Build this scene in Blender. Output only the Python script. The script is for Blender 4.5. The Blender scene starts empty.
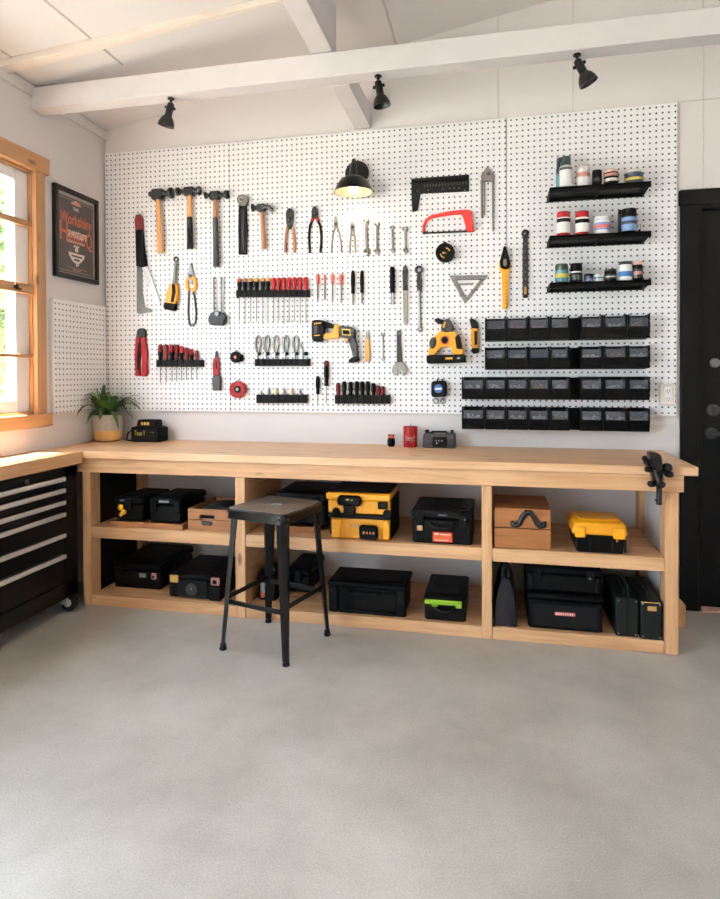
import bpy, bmesh, math, random
from mathutils import Vector, Matrix
random.seed(7)
sc = bpy.context.scene
col = sc.collection

# ---------------------------------------------------------------- camera numbers (fitted to the photograph, metres)
S = 1.35
FPX = 617.4313; CX0 = 360.0; CY0 = 380.0722
YAW = math.radians(12.2734); PIT = math.radians(.6138); ROL = math.radians(-.2179)
CAM = Vector((1.862*S, -2.7041*S, .9568*S))
Fv = Vector((-math.sin(YAW)*math.cos(PIT), math.cos(YAW)*math.cos(PIT), -math.sin(PIT)))
R0 = Vector((math.cos(YAW), math.sin(YAW), 0)); U0 = R0.cross(Fv)
Rv = R0*math.cos(ROL)+U0*math.sin(ROL); Uv = U0*math.cos(ROL)-R0*math.sin(ROL)
def ray(u, v): return Fv + Rv*((u-CX0)/FPX) - Uv*((v-CY0)/FPX)
def hit(u, v, ax, val):
    d = ray(u, v); return CAM + d*((val-CAM[ax])/d[ax])
def W(u, v, y=-.04):
    p = hit(u, v, 1, y); return (p.x, p.z)
def mpp(u, v, y=-.04): return (hit(u, v, 1, y)-CAM).dot(Fv)/FPX

cam_d = bpy.data.cameras.new('camera'); cam_o = bpy.data.objects.new('camera', cam_d); col.objects.link(cam_o)
cam_o.matrix_world = Matrix(((Rv.x, Uv.x, -Fv.x, CAM.x), (Rv.y, Uv.y, -Fv.y, CAM.y), (Rv.z, Uv.z, -Fv.z, CAM.z), (0, 0, 0, 1)))
cam_d.sensor_fit = 'VERTICAL'; cam_d.sensor_height = 24.0; cam_d.lens = FPX/899*24.0
cam_d.shift_y = (CY0-449.5)/899.0; cam_d.clip_start = .02
sc.camera = cam_o

# ---------------------------------------------------------------- materials
def nodes(name):
    m = bpy.data.materials.new(name); m.use_nodes = True
    nt = m.node_tree; return m, nt, nt.nodes, nt.links, nt.nodes['Principled BSDF']
def lin(c): return tuple((x/12.92 if x <= .04045 else ((x+.055)/1.055)**2.4) for x in c)
def hexc(h): return lin(tuple(int(h[i:i+2], 16)/255 for i in (0, 2, 4)))
def plain(name, h, rough=.5, metal=0, bump=0, scale=60, var=.06, spec=.5):
    m, nt, N, L, b = nodes(name); c = hexc(h)
    n = N.new('ShaderNodeTexNoise'); n.inputs['Scale'].default_value = scale; n.inputs['Detail'].default_value = 4
    tc = N.new('ShaderNodeTexCoord'); L.new(tc.outputs['Object'], n.inputs['Vector'])
    r = N.new('ShaderNodeValToRGB'); e = r.color_ramp.elements
    e[0].position = .3; e[1].position = .7
    e[0].color = (*[x*(1-var) for x in c], 1); e[1].color = (*[min(1, x*(1+var)) for x in c], 1)
    L.new(n.outputs['Fac'], r.inputs['Fac']); L.new(r.outputs['Color'], b.inputs['Base Color'])
    b.inputs['Roughness'].default_value = rough; b.inputs['Metallic'].default_value = metal
    b.inputs['Specular IOR Level'].default_value = spec
    if bump:
        bp = N.new('ShaderNodeBump'); bp.inputs['Strength'].default_value = bump; bp.inputs['Distance'].default_value = .002
        L.new(n.outputs['Fac'], bp.inputs['Height']); L.new(bp.outputs['Normal'], b.inputs['Normal'])
    return m
def wood(name, light, dark, axis=0, rough=.5, fine=1.0, knots=True):
    m, nt, N, L, b = nodes(name)
    tc = N.new('ShaderNodeTexCoord'); mp = N.new('ShaderNodeMapping')
    sc_ = [16*fine]*3; sc_[axis] = 1.1*fine; mp.inputs['Scale'].default_value = sc_
    L.new(tc.outputs['Object'], mp.inputs['Vector'])
    n = N.new('ShaderNodeTexNoise'); n.inputs['Scale'].default_value = 1.6; n.inputs['Detail'].default_value = 7; n.inputs['Roughness'].default_value = .62; n.inputs['Distortion'].default_value = .7
    L.new(mp.outputs['Vector'], n.inputs['Vector'])
    r = N.new('ShaderNodeValToRGB'); e = r.color_ramp.elements
    e[0].position = .32; e[0].color = (*hexc(dark), 1); e[1].position = .62; e[1].color = (*hexc(light), 1)
    L.new(n.outputs['Fac'], r.inputs['Fac']); src = r.outputs['Color']
    if knots:
        mp2 = N.new('ShaderNodeMapping'); s2 = [9*fine]*3; s2[axis] = 3.2*fine; mp2.inputs['Scale'].default_value = s2
        L.new(tc.outputs['Object'], mp2.inputs['Vector'])
        v = N.new('ShaderNodeTexVoronoi'); v.inputs['Scale'].default_value = .8; L.new(mp2.outputs['Vector'], v.inputs['Vector'])
        kr = N.new('ShaderNodeValToRGB'); ke = kr.color_ramp.elements
        ke[0].position = .05; ke[0].color = (1, 1, 1, 1); ke[1].position = .12; ke[1].color = (0, 0, 0, 1)
        L.new(v.outputs['Distance'], kr.inputs['Fac'])
        mx = N.new('ShaderNodeMix'); mx.data_type = 'RGBA'
        L.new(kr.outputs['Color'], mx.inputs['Factor']); L.new(src, mx.inputs[6])
        mx.inputs[7].default_value = (*[x*.42 for x in hexc(dark)], 1); src = mx.outputs[2]
    L.new(src, b.inputs['Base Color']); b.inputs['Roughness'].default_value = rough
    bp = N.new('ShaderNodeBump'); bp.inputs['Strength'].default_value = .12; bp.inputs['Distance'].default_value = .001
    L.new(n.outputs['Fac'], bp.inputs['Height']); L.new(bp.outputs['Normal'], b.inputs['Normal'])
    return m
PITCH = 1.25*S/53
def pegmat(name, ax, x0, z0):
    m, nt, N, L, b = nodes(name)
    g = N.new('ShaderNodeNewGeometry'); sp = N.new('ShaderNodeSeparateXYZ'); L.new(g.outputs['Position'], sp.inputs['Vector'])
    def M(op, a, bb=None):
        q = N.new('ShaderNodeMath'); q.operation = op
        for i, x in enumerate((a, bb)):
            if x is None: continue
            if isinstance(x, (int, float)): q.inputs[i].default_value = x
            else: L.new(x, q.inputs[i])
        return q.outputs[0]
    def cell(o, off): return M('SUBTRACT', M('FRACT', M('DIVIDE', M('SUBTRACT', o, off), PITCH)), .5)
    a = cell(sp.outputs['X' if ax == 0 else 'Y'], x0); c = cell(sp.outputs['Z'], z0)
    d = M('SQRT', M('ADD', M('MULTIPLY', a, a), M('MULTIPLY', c, c)))
    k = N.new('ShaderNodeMapRange'); k.inputs['From Min'].default_value = .13; k.inputs['From Max'].default_value = .20
    L.new(d, k.inputs['Value'])
    mx = N.new('ShaderNodeMix'); mx.data_type = 'RGBA'; L.new(k.outputs['Result'], mx.inputs['Factor'])
    mx.inputs[6].default_value = (*hexc('2b2725'), 1); mx.inputs[7].default_value = (*hexc('efecec'), 1)
    L.new(mx.outputs[2], b.inputs['Base Color']); b.inputs['Roughness'].default_value = .45
    return m
def concrete(name):
    m, nt, N, L, b = nodes(name)
    tc = N.new('ShaderNodeTexCoord')
    def noise(s, d, r_):
        n = N.new('ShaderNodeTexNoise'); n.inputs['Scale'].default_value = s; n.inputs['Detail'].default_value = d; n.inputs['Roughness'].default_value = r_
        L.new(tc.outputs['Object'], n.inputs['Vector']); return n.outputs['Fac']
    n1 = noise(1.7, 7, .68); n2 = noise(170, 3, .8)
    r1 = N.new('ShaderNodeValToRGB'); e = r1.color_ramp.elements
    e[0].position = .3; e[0].color = (*hexc('a09a93'), 1); e[1].position = .7; e[1].color = (*hexc('c5bfb8'), 1); L.new(n1, r1.inputs['Fac'])
    r2 = N.new('ShaderNodeValToRGB'); e = r2.color_ramp.elements
    e[0].position = .33; e[0].color = (.70, .70, .70, 1); e[1].position = .62; e[1].color = (1.06, 1.06, 1.06, 1); L.new(n2, r2.inputs['Fac'])
    mx = N.new('ShaderNodeMix'); mx.data_type = 'RGBA'; mx.blend_type = 'MULTIPLY'; mx.inputs['Factor'].default_value = .8
    L.new(r1.outputs['Color'], mx.inputs[6]); L.new(r2.outputs['Color'], mx.inputs[7]); L.new(mx.outputs[2], b.inputs['Base Color'])
    rr = N.new('ShaderNodeMapRange'); rr.inputs['To Min'].default_value = .30; rr.inputs['To Max'].default_value = .44
    b.inputs['Specular IOR Level'].default_value = .65
    L.new(n1, rr.inputs['Value']); L.new(rr.outputs['Result'], b.inputs['Roughness'])
    bp = N.new('ShaderNodeBump'); bp.inputs['Strength'].default_value = .12; bp.inputs['Distance'].default_value = .001
    L.new(n2, bp.inputs['Height']); L.new(bp.outputs['Normal'], b.inputs['Normal'])
    return m
def glassy(name, h, alpha, rough=.1):
    m, nt, N, L, b = nodes(name)
    t = N.new('ShaderNodeBsdfTransparent'); mx = N.new('ShaderNodeMixShader'); mx.inputs['Fac'].default_value = alpha
    b.inputs['Base Color'].default_value = (*hexc(h), 1); b.inputs['Roughness'].default_value = rough
    L.new(t.outputs[0], mx.inputs[1]); L.new(b.outputs[0], mx.inputs[2]); L.new(mx.outputs[0], N['Material Output'].inputs['Surface'])
    return m
def glow(name, h, s):
    m, nt, N, L, b = nodes(name)
    b.inputs['Emission Color'].default_value = (*hexc(h), 1); b.inputs['Emission Strength'].default_value = s; b.inputs['Base Color'].default_value = (.9, .85, .75, 1)
    return m
def banded(name, h1, h2, zsplit, rough=.35):
    m, nt, N, L, b = nodes(name)
    g = N.new('ShaderNodeTexCoord'); sp = N.new('ShaderNodeSeparateXYZ'); L.new(g.outputs['Object'], sp.inputs['Vector'])
    n = N.new('ShaderNodeTexNoise'); n.inputs['Scale'].default_value = 45; n.inputs['Detail'].default_value = 5; L.new(g.outputs['Object'], n.inputs['Vector'])
    ad = N.new('ShaderNodeMath'); ad.operation = 'MULTIPLY_ADD'; ad.inputs[1].default_value = .006; L.new(n.outputs['Fac'], ad.inputs[0]); L.new(sp.outputs['Z'], ad.inputs[2])
    k = N.new('ShaderNodeMapRange'); k.inputs['From Min'].default_value = zsplit; k.inputs['From Max'].default_value = zsplit+.004; L.new(ad.outputs[0], k.inputs['Value'])
    sp2 = N.new('ShaderNodeValToRGB'); e = sp2.color_ramp.elements
    c = hexc(h1); e[0].position = .38; e[0].color = (*[x*.86 for x in c], 1); e[1].position = .55; e[1].color = (*c, 1); L.new(n.outputs['Fac'], sp2.inputs['Fac'])
    mx = N.new('ShaderNodeMix'); mx.data_type = 'RGBA'; L.new(k.outputs['Result'], mx.inputs['Factor'])
    mx.inputs[6].default_value = (*hexc(h2), 1); L.new(sp2.outputs['Color'], mx.inputs[7]); L.new(mx.outputs[2], b.inputs['Base Color'])
    b.inputs['Roughness'].default_value = rough
    return m

MT = dict(
 wall=plain('wall paint', 'dad4d2', .8, var=.015, scale=3), ceil=plain('ceiling paint', 'd8d3d1', .85, var=.015, scale=3),
 beam=plain('white painted timber', 'c9c4c4', .6, var=.03, scale=8), beamw=wood('whitewashed timber', 'e6dbd0', 'd8cabd', 0, .6, knots=False),
 seam=plain('panel joint', 'b9b1ad', .8), seamw=plain('wall panel joint', 'cdc5bf', .8),
 floor=concrete('polished concrete'), ground=plain('outside ground', 'a8a598', .9, scale=4),
 woodx=wood('pine along x', 'cda278', 'ae8158', 0), woody=wood('pine along y', 'cba076', 'ac7f56', 1), woodz=wood('pine along z', 'ca9f75', 'ab7e55', 2),
 topx=wood('worktop pine', 'd6ae88', 'c0946b', 0, .4), casing=wood('window fir', 'b3865a', '9a7049', 2, .45), casingy=wood('window fir rail', 'b3865a', '9a7049', 1, .45),
 crate=wood('crate wood', '9a6b42', '784d2b', 0, .6), chestw=wood('chest wood', '97602f', '784820', 0, .55), tray=wood('tray wood', 'a06c3e', '7b4c28', 0, .6),
 hick=wood('pale hickory', 'cf9d69', 'b07a47', 2, .45, 3, False), hickd=wood('brown hickory', '9a6a45', '6e4429', 2, .45, 3, False),
 vinyl=plain('white vinyl', 'e9e7e6', .35, var=.01), glass=glassy('window glass', 'ffffff', .06, .02),
 white=plain('white plastic', 'e6e3e0', .4, var=.02), cream=plain('outlet plastic', 'd8d0c9', .4, var=.02),
 black=plain('black plastic', '040405', .5, spec=.11, var=.15), blackm=plain('matt black', '08080a', .7, spec=.2, var=.1), rubber=plain('black rubber', '121213', .75, spec=.25, var=.15),
 blackmet=plain('black painted metal', '060607', .36, 0, spec=.28, var=.12), gun=plain('gunmetal', '232427', .36, .5, var=.15), iron=plain('dark forged iron', '161618', .42, .3, var=.2),
 door=plain('black door paint', '050505', .5, spec=.14, var=.05, scale=8), chest=plain('black chest enamel', '08080a', .36, spec=.25, var=.06),
 steel=plain('brushed steel', '858382', .3, .9, var=.12), chrome=plain('chrome', 'cfcdcb', .18, 1, var=.05), alum=plain('aluminium', '827e7b', .32, .85, var=.05),
 greym=plain('grey cast metal', '72706d', .36, .75, var=.2), palesteel=plain('pale saw steel', 'c5c1bd', .4, .5, var=.08), seat=plain('worn seat steel', '67635f', .36, .65, var=.22, scale=22),
 red=plain('red plastic', '8a0c15', .5, spec=.3, var=.08), redm=plain('red enamel', 'b8221f', .35, var=.06), maroon=plain('dark red plastic', '5e1417', .5, spec=.3, var=.12), redpale=plain('pale red plastic', 'c25a55', .35, var=.08),
 orange=plain('orange plastic', 'bd5326', .4, var=.08), tan=plain('tan plastic', 'b88a52', .45, var=.08), salmon=plain('salmon plastic', 'a5746b', .45, var=.08),
 yellow=plain('yellow plastic', 'da950a', .4, var=.06), yellowd=plain('deep yellow plastic', 'dc9a10', .45, var=.08), green=plain('lime green plastic', '7da317', .4, var=.05),
 grey=plain('grey plastic', '77777a', .45, var=.08), dgrey=plain('dark grey plastic', '1f2023', .45, var=.12), mgrey=plain('grey rubber', '2b2c2f', .6, var=.1),
 smoke=glassy('smoky clear plastic', '6a6c74', .42, .3), bolts=plain('zinc hardware', 'f4f2ee', .3, 0, var=.25, scale=200), brass=plain('brass hardware', 'c0913f', .35, .7, var=.25, scale=200), copper=plain('coppery hardware', 'b26f58', .45, .3, var=.25, scale=200),
 leaf=plain('leaf green', '3f5c2b', .36, var=.35, scale=25), soil=plain('soil', '2a211a', .9), pot=banded('glazed pot', 'a79f98', 'c79f5e', .073, .3),
 blue=plain('blue print', '2a5f9e', .4), teal=plain('dark teal lacquer', '122a30', .35), greend=plain('dark green lacquer', '1c3324', .35), navy=plain('navy lacquer', '1b2740', .35),
 silver=plain('silver lacquer', 'cdc8c4', .35, .3), lblue=plain('light blue print', '6582ae', .4), pinkp=plain('pink cap', 'c79f90', .45), ylab=plain('yellow print', 'b8a43a', .45), cyan=plain('aqua print', '3f7480', .45),
 poster=plain('poster charcoal', '4a4644', .6, var=.12, scale=40), pink=plain('poster margin', '9d928f', .6), porange=plain('poster orange', 'c9694c', .6), pwhite=plain('poster white', 'e3d8ce', .6), psalm=plain('poster salmon', 'd79b84', .6),
 frame=plain('black picture frame', '08080a', .4, spec=.3), leather=plain('dark leather', '15151a', .6, spec=.25, bump=.4, scale=90), oliv=plain('dark olive case', '0e1210', .5, spec=.25, var=.15), gold=plain('gold print', 'd2a840', .4, .2),
 lamp_in=plain('lamp inner enamel', 'd9c9b4', .4), bulb=glow('bulb glass', 'ffdca8', 7.0), bark=plain('tree bark', '5b4a3a', .9, bump=.4), foliage=plain('tree foliage', '5d7a38', .7, var=.35, scale=6), foliage2=plain('hedge foliage', '6f8845', .7, var=.3, scale=6),
 plaster=plain('grey plinth', '9a938d', .8),
)
# ---------------------------------------------------------------- geometry collector
BASE = {}
def prop(o, **k):
    for a, b in k.items():
        if b is not None: o[a] = b
class G:
    def __init__(s): s.bm = bmesh.new()
    def _poly(s, vs, fs):
        V = [s.bm.verts.new(v) for v in vs]
        F = []
        for f in fs:
            try: F.append(s.bm.faces.new([V[i] for i in f]))
            except ValueError: pass
        return V, F
    def _bev(s, V, F, bev, seg=1):
        if bev:
            E = list({e for f in F for e in f.edges})
            bmesh.ops.bevel(s.bm, geom=E, offset=bev, segments=seg, affect='EDGES', profile=.6, clamp_overlap=True)
    def hexa(s, p, bev=0):
        V, F = s._poly([Vector(q) for q in p], [(0, 3, 2, 1), (4, 5, 6, 7), (0, 1, 5, 4), (1, 2, 6, 5), (2, 3, 7, 6), (3, 0, 4, 7)])
        s._bev(V, F, bev); return s
    def box(s, a, b, bev=0):
        x0, x1 = sorted((a[0], b[0])); y0, y1 = sorted((a[1], b[1])); z0, z1 = sorted((a[2], b[2]))
        return s.hexa([(x0, y0, z0), (x1, y0, z0), (x1, y1, z0), (x0, y1, z0), (x0, y0, z1), (x1, y0, z1), (x1, y1, z1), (x0, y1, z1)], bev)
    def ext(s, poly, d, bev=0):                     # extrude a 3D polygon by vector d
        n = len(poly); d = Vector(d); P = [Vector(p) for p in poly]
        fs = [tuple(range(n))[::-1], tuple(range(n, 2*n))]+[(i, (i+1) % n, n+(i+1) % n, n+i) for i in range(n)]
        V, F = s._poly(P+[p+d for p in P], fs); s._bev(V, F, bev); return s
    def xz(s, poly, y0, y1, bev=0): return s.ext([(x, y0, z) for x, z in poly], (0, y1-y0, 0), bev)
    def px(s, poly, y0, y1, bev=.0015):             # photo outline standing on the back wall between depths y0 and y1
        ym = (y0+y1)/2; return s.xz([W(u, v, ym) for u, v in poly], y0, y1, bev)
    def pxr(s, u0, v0, u1, v1, y0, y1, bev=.0015): return s.px([(u0, v0), (u1, v0), (u1, v1), (u0, v1)], y0, y1, bev)
    def tube(s, pts, r, n=10, flat=1.0, up=None, cap=True):
        P = [Vector(p) for p in pts]; m = len(P); rs = r if isinstance(r, (list, tuple)) else [r]*m
        rings = []; prev = None
        for i, p in enumerate(P):
            t = (P[min(i+1, m-1)]-P[max(i-1, 0)]).normalized()
            if prev is None:
                a = Vector(up) if up else (Vector((0, 1, 0)) if abs(t.y) < .9 else Vector((1, 0, 0)))
            else: a = prev
            a = (a-t*a.dot(t)).normalized(); prev = a; b = t.cross(a)
            rings.append([s.bm.verts.new(p+(a*math.cos(k*2*math.pi/n)*flat+b*math.sin(k*2*math.pi/n))*rs[i]) for k in range(n)])
        for A, B in zip(rings, rings[1:]):
            for k in range(n): s.bm.faces.new((A[k], A[(k+1) % n], B[(k+1) % n], B[k]))
        if cap: s.bm.faces.new(rings[0][::-1]); s.bm.faces.new(rings[-1])
        return s
    def lathe(s, prof, o, ax=(0, 0, 1), n=24):
        ax = Vector(ax).normalized(); o = Vector(o)
        a = Vector((1, 0, 0)) if abs(ax.x) < .9 else Vector((0, 1, 0)); a = (a-ax*a.dot(ax)).normalized(); b = ax.cross(a)
        rings = []
        for r, h in prof:
            rings.append([s.bm.verts.new(o+ax*h+(a*math.cos(k*2*math.pi/n)+b*math.sin(k*2*math.pi/n))*max(r, 1e-5)) for k in range(n)])
        for A, B in zip(rings, rings[1:]):
            for k in range(n): s.bm.faces.new((A[k], A[(k+1) % n], B[(k+1) % n], B[k]))
        s.bm.faces.new(rings[0][::-1]); s.bm.faces.new(rings[-1]); return s
    def cyl(s, o, r, h, ax=(0, 0, 1), n=20, bev=.002):
        b = min(bev, r*.3, h*.3); return s.lathe([(r-b, 0), (r, b), (r, h-b), (r-b, h)], o, ax, n)
    def ball(s, c, r, sc3=(1, 1, 1), n=12):
        k = max(6, n); rr = bmesh.ops.create_uvsphere(s.bm, u_segments=k, v_segments=max(5, k*2//3), radius=1)
        for v in rr['verts']: v.co = Vector((v.co.x*r*sc3[0], v.co.y*r*sc3[1], v.co.z*r*sc3[2]))+Vector(c)
        return s
    def ring(s, c, R, r, ax=(0, -1, 0), n=24, m=8, arc=(0, 360)):
        ax = Vector(ax).normalized(); a = Vector((1, 0, 0)) if abs(ax.x) < .9 else Vector((0, 0, 1)); b = ax.cross(a)
        full = arc[1]-arc[0] >= 360; pts = []
        for i in range(n if full else n+1):
            t = math.radians(arc[0]+(arc[1]-arc[0])*i/n); pts.append(Vector(c)+(a*math.cos(t)+b*math.sin(t))*R)
        if full: pts.append(pts[0])
        rings = []; M_ = len(pts)
        for i, p in enumerate(pts):
            d = (p-Vector(c)).normalized()
            rings.append([s.bm.verts.new(p+(d*math.cos(k*2*math.pi/m)+ax*math.sin(k*2*math.pi/m))*r) for k in range(m)])
        for A, B in zip(rings, rings[1:]):
            for k in range(m): s.bm.faces.new((A[k], A[(k+1) % m], B[(k+1) % m], B[k]))
        return s
    def text(s, body, size, origin, right, up, depth=.0008, fit=None, bold=0.0):
        cu = bpy.data.curves.new('lettering', 'FONT'); cu.body = body; cu.size = size; cu.extrude = depth; cu.align_x = 'CENTER'; cu.align_y = 'CENTER'; cu.resolution_u = 3; cu.offset = bold
        o = bpy.data.objects.new('lettering', cu); col.objects.link(o); dg = bpy.context.evaluated_depsgraph_get(); dg.update()
        me = bpy.data.meshes.new_from_object(o.evaluated_get(dg)); bpy.data.objects.remove(o); bpy.data.curves.remove(cu)
        right = Vector(right).normalized(); up = Vector(up).normalized(); nn = right.cross(up); k = 1
        if fit:
            wd = max(v.co.x for v in me.vertices)-min(v.co.x for v in me.vertices); k = fit/wd
        for v in me.vertices: v.co = Vector(origin)+right*v.co.x*k+up*v.co.y+nn*v.co.z
        s.bm.from_mesh(me); bpy.data.meshes.remove(me); return s
    def done(s, name, mat, parent=None, label=None, at=None, local=False, ang=38):
        bmesh.ops.remove_doubles(s.bm, verts=s.bm.verts, dist=1e-6)
        bmesh.ops.recalc_face_normals(s.bm, faces=s.bm.faces)
        base = Vector((0, 0, 0))
        if not local:
            base = BASE.get(parent.name) if parent else (Vector(at) if at is not None else base)
            for v in s.bm.verts: v.co -= base
        me = bpy.data.meshes.new(name); s.bm.to_mesh(me); s.bm.free()
        me.polygons.foreach_set('use_smooth', [True]*len(me.polygons)); me.set_sharp_from_angle(angle=math.radians(ang))
        me.materials.append(MT[mat] if isinstance(mat, str) else mat)
        o = bpy.data.objects.new(name, me); col.objects.link(o)
        if parent: o.parent = parent; BASE[o.name] = BASE[parent.name]
        else:
            if not local: o.location = base
            BASE[o.name] = base
        if label: o['label'] = label
        return o
def thing(name, label, cat, loc, group=None, rz=0):
    o = bpy.data.objects.new(name, None); col.objects.link(o); o.location = loc; o.rotation_euler = (0, 0, rz); o.empty_display_size = .05
    prop(o, label=label, category=cat, group=group); BASE[o.name] = Vector(loc); return o
def single(o, label, cat, group=None, **k): prop(o, label=label, category=cat, group=group, **k); return o
def struct(o): o['kind'] = 'structure'; return o
ORD = 'first second third fourth fifth sixth seventh eighth ninth tenth eleventh twelfth thirteenth'.split()

# ================================================================ SETTING
CS = .172                                     # ceiling rise per metre to the right
def cz(x): return 2.90+CS*x
RX, FY = 4.9, -6.2                            # right wall, front wall
YW0, YW1, ZW0, ZW1 = -1.95, -.67, 1.07, 2.428 # window opening
g = G(); g.box((-.14, FY-.1, -.12), (RX+.1, .12, 0)); struct(g.done('floor', 'floor'))
g = G()
g.hexa([(-.14, FY-.1, cz(-.14)), (RX+.1, FY-.1, cz(RX+.1)), (RX+.1, .12, cz(RX+.1)), (-.14, .12, cz(-.14))]+[(-.14, FY-.1, cz(-.14)+.12), (RX+.1, FY-.1, cz(RX+.1)+.12), (RX+.1, .12, cz(RX+.1)+.12), (-.14, .12, cz(-.14)+.12)])
struct(g.done('ceiling', 'ceil'))
g = G()
LY0, LY1, LZ = -5.9, -2.95, 2.3                # open side door in the left wall, beside the camera
g.box((-.14, LY1, 0), (0, 0.1, ZW0)).box((-.14, LY1, ZW0), (0, YW0, ZW1)).box((-.14, YW1, ZW0), (0, .1, ZW1)).box((-.14, LY1, ZW1), (0, .1, cz(0))).box((-.14, FY, 0), (0, LY0, cz(0))).box((-.14, LY0, LZ), (0, LY1, cz(0)))
struct(g.done('wall_left', 'wall'))
DX0, DX1, DZ = 3.597, 4.46, 2.19
g = G()
def topb(x0, x1, z0):
    g.hexa([(x0, 0, z0), (x1, 0, z0), (x1, .1, z0), (x0, .1, z0), (x0, 0, cz(x0)), (x1, 0, cz(x1)), (x1, .1, cz(x1)), (x0, .1, cz(x0))])
topb(0, DX0, 0); topb(DX0, DX1, DZ); topb(DX1, RX, 0)
struct(g.done('wall_back', 'wall'))
g = G(); g.box((RX, FY, 0), (RX+.1, .1, cz(RX))); struct(g.done('wall_right', 'wall'))
g = G(); g.box((-.14, FY-.1, 0), (RX+.1, FY, cz(0)-.01)).hexa([(-.14, FY-.1, cz(0)-.01), (RX+.1, FY-.1, cz(0)-.01), (RX+.1, FY, cz(0)-.01), (-.14, FY, cz(0)-.01), (-.14, FY-.1, cz(-.14)), (RX+.1, FY-.1, cz(RX+.1)), (RX+.1, FY, cz(RX+.1)), (-.14, FY, cz(-.14))])
struct(g.done('wall_front', 'wall'))
g = G(); g.box((-40, -40, -.3), (40, 40, -.13)); struct(g.done('ground', 'ground'))
# ceiling joints, trims
def cstrip(x, y0, y1): 
    g = G(); w = .006
    g.hexa([(x-w, y0, cz(x)-.003), (x+w, y0, cz(x)-.003), (x+w, y1, cz(x)-.003), (x-w, y1, cz(x)-.003), (x-w, y0, cz(x)+.001), (x+w, y0, cz(x)+.001), (x+w, y1, cz(x)+.001), (x-w, y1, cz(x)+.001)]); return g
k = 1
for x in (.10, .522, 1.95, 3.3):
    struct(cstrip(x, FY, -.02 if x > 1 else (-.60 if x > .3 else -.9)).done('trim_%d' % k, 'seam')); k += 1
g = G(); g.box((0, FY, 2.835), (.022, -.0, 2.895), .003); struct(g.done('trim_%d' % k, 'wall')); k += 1
for x, z0 in ((2.537, 2.745), (2.947, 2.745), (3.612, 2.28)):
    g = G(); g.box((x-.004, -.003, z0), (x+.004, 0, cz(x))); struct(g.done('trim_%d' % k, 'seamw')); k += 1
g = G(); g.box((3.49, -.003, 2.752), (RX, 0, 2.76)); struct(g.done('trim_%d' % k, 'seamw')); k += 1
g = G(); g.box((DX1+.13, -.018, 0), (RX, 0, .1), .003); struct(g.done('baseboard_back', 'white'))
# beams
BZ0, BZ1 = 2.765, 2.885
g = G(); g.box((0, -.675, BZ0), (RX, -.575, BZ1), .003)
single(g.done('ceiling_beam', 'beam', at=(0, -.625, BZ0)), 'long white painted tie beam crossing the room that carries three black spotlights', 'beam')
ks = lambda z: 2.514-.557*(z-1.2917)
kr = lambda z: 2.514-.49*(z-1.2917)
g = G(); z = 2.89; g.box((ks(z), -5.9, z), (kr(z), -.585, cz(ks(z))-.01), .003)
single(g.done('roof_joist', 'beam', at=(ks(z), -.6, z)), 'white joist resting on top of the long tie beam, running back to front', 'beam')
g = G(); z = 2.762; g.box((ks(z), -.574, z), (kr(z), -.001, z+.12), .003)
single(g.done('wall_joist', 'beam', at=(ks(z), -.3, z)), 'short white joist between the tie beam and the back wall above the pegboard', 'beam')
# flat batten under the ceiling slope, left of the joist
def chit(u, v, drop):
    d = ray(u, v); t = (2.90-drop+CS*CAM.x-CAM.z)/(d.z-CS*d.x); return CAM+d*t
a0, a1, b0, b1 = chit(3, 66, .035), chit(250, 8, .035), chit(10, 74, .035), chit(215, 20.5, .035)
def onx(p, q, x): t = (x-p.x)/(q.x-p.x); y = p.y+(q.y-p.y)*t; return y
f0, f1, h0, h1 = onx(a0, a1, .0), onx(a0, a1, 1.58), onx(b0, b1, .0), onx(b0, b1, 1.58)
g = G()
g.hexa([(0, f0, cz(0)-.035), (1.58, f1, cz(1.58)-.035), (1.58, h1, cz(1.58)-.035), (0, h0, cz(0)-.035), (0, f0, cz(0)), (1.58, f1, cz(1.58)), (1.58, h1, cz(1.58)), (0, h0, cz(0))], .002)
single(g.done('roof_batten', 'beamw', at=(0, f0, 2.86)), 'pale whitewashed timber rafter fixed under the sloping ceiling, nearest the top left corner', 'beam')

# window
wn = thing('window_1', 'wooden framed sash window in the left wall with trees outside', 'window', (0, (YW0+YW1)/2, ZW0)); struct(wn)
g = G()
g.box((0, YW1, ZW0), (.027, -.595, ZW1), .002).box((0, YW0-.08, ZW0), (.027, YW0, ZW1), .002); g.done('side_casing', 'casing', wn)
g = G(); g.box((0, YW0-.11, ZW1), (.033, -.564, 2.519), .002); g.done('head_casing', 'casingy', wn)
g = G(); g.box((0, YW0-.11, .999), (.033, -.56, ZW0+.002), .002); g.done('sill_casing', 'casingy', wn)
g = G(); g.box((-.10, YW1-.005, ZW0), (.0, YW1, ZW1)).box((-.10, YW0, ZW0), (0, YW0+.005, ZW1)).box((-.10, YW0, ZW1-.016), (0, YW1, ZW1)).box((-.10, YW0, ZW0), (0, YW1, ZW0+.016)); g.done('jamb_liner', 'casing', wn)
g = G(); v0, v1 = YW0+.005, YW1-.005
for a, b in (((v0+.001, ZW0+.017), (v0+.10, ZW1-.017)), ((v1-.10, ZW0+.017), (v1-.001, ZW1-.017)), ((v0+.1002, ZW0+.017), (v1-.1002, ZW0+.085)), ((v0+.1002, ZW1-.08), (v1-.1002, ZW1-.017))):
    g.box((-.085, a[0], a[1]), (-.020, b[0], b[1]), .003)
g.done('vinyl_frame', 'vinyl', wn)
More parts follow.
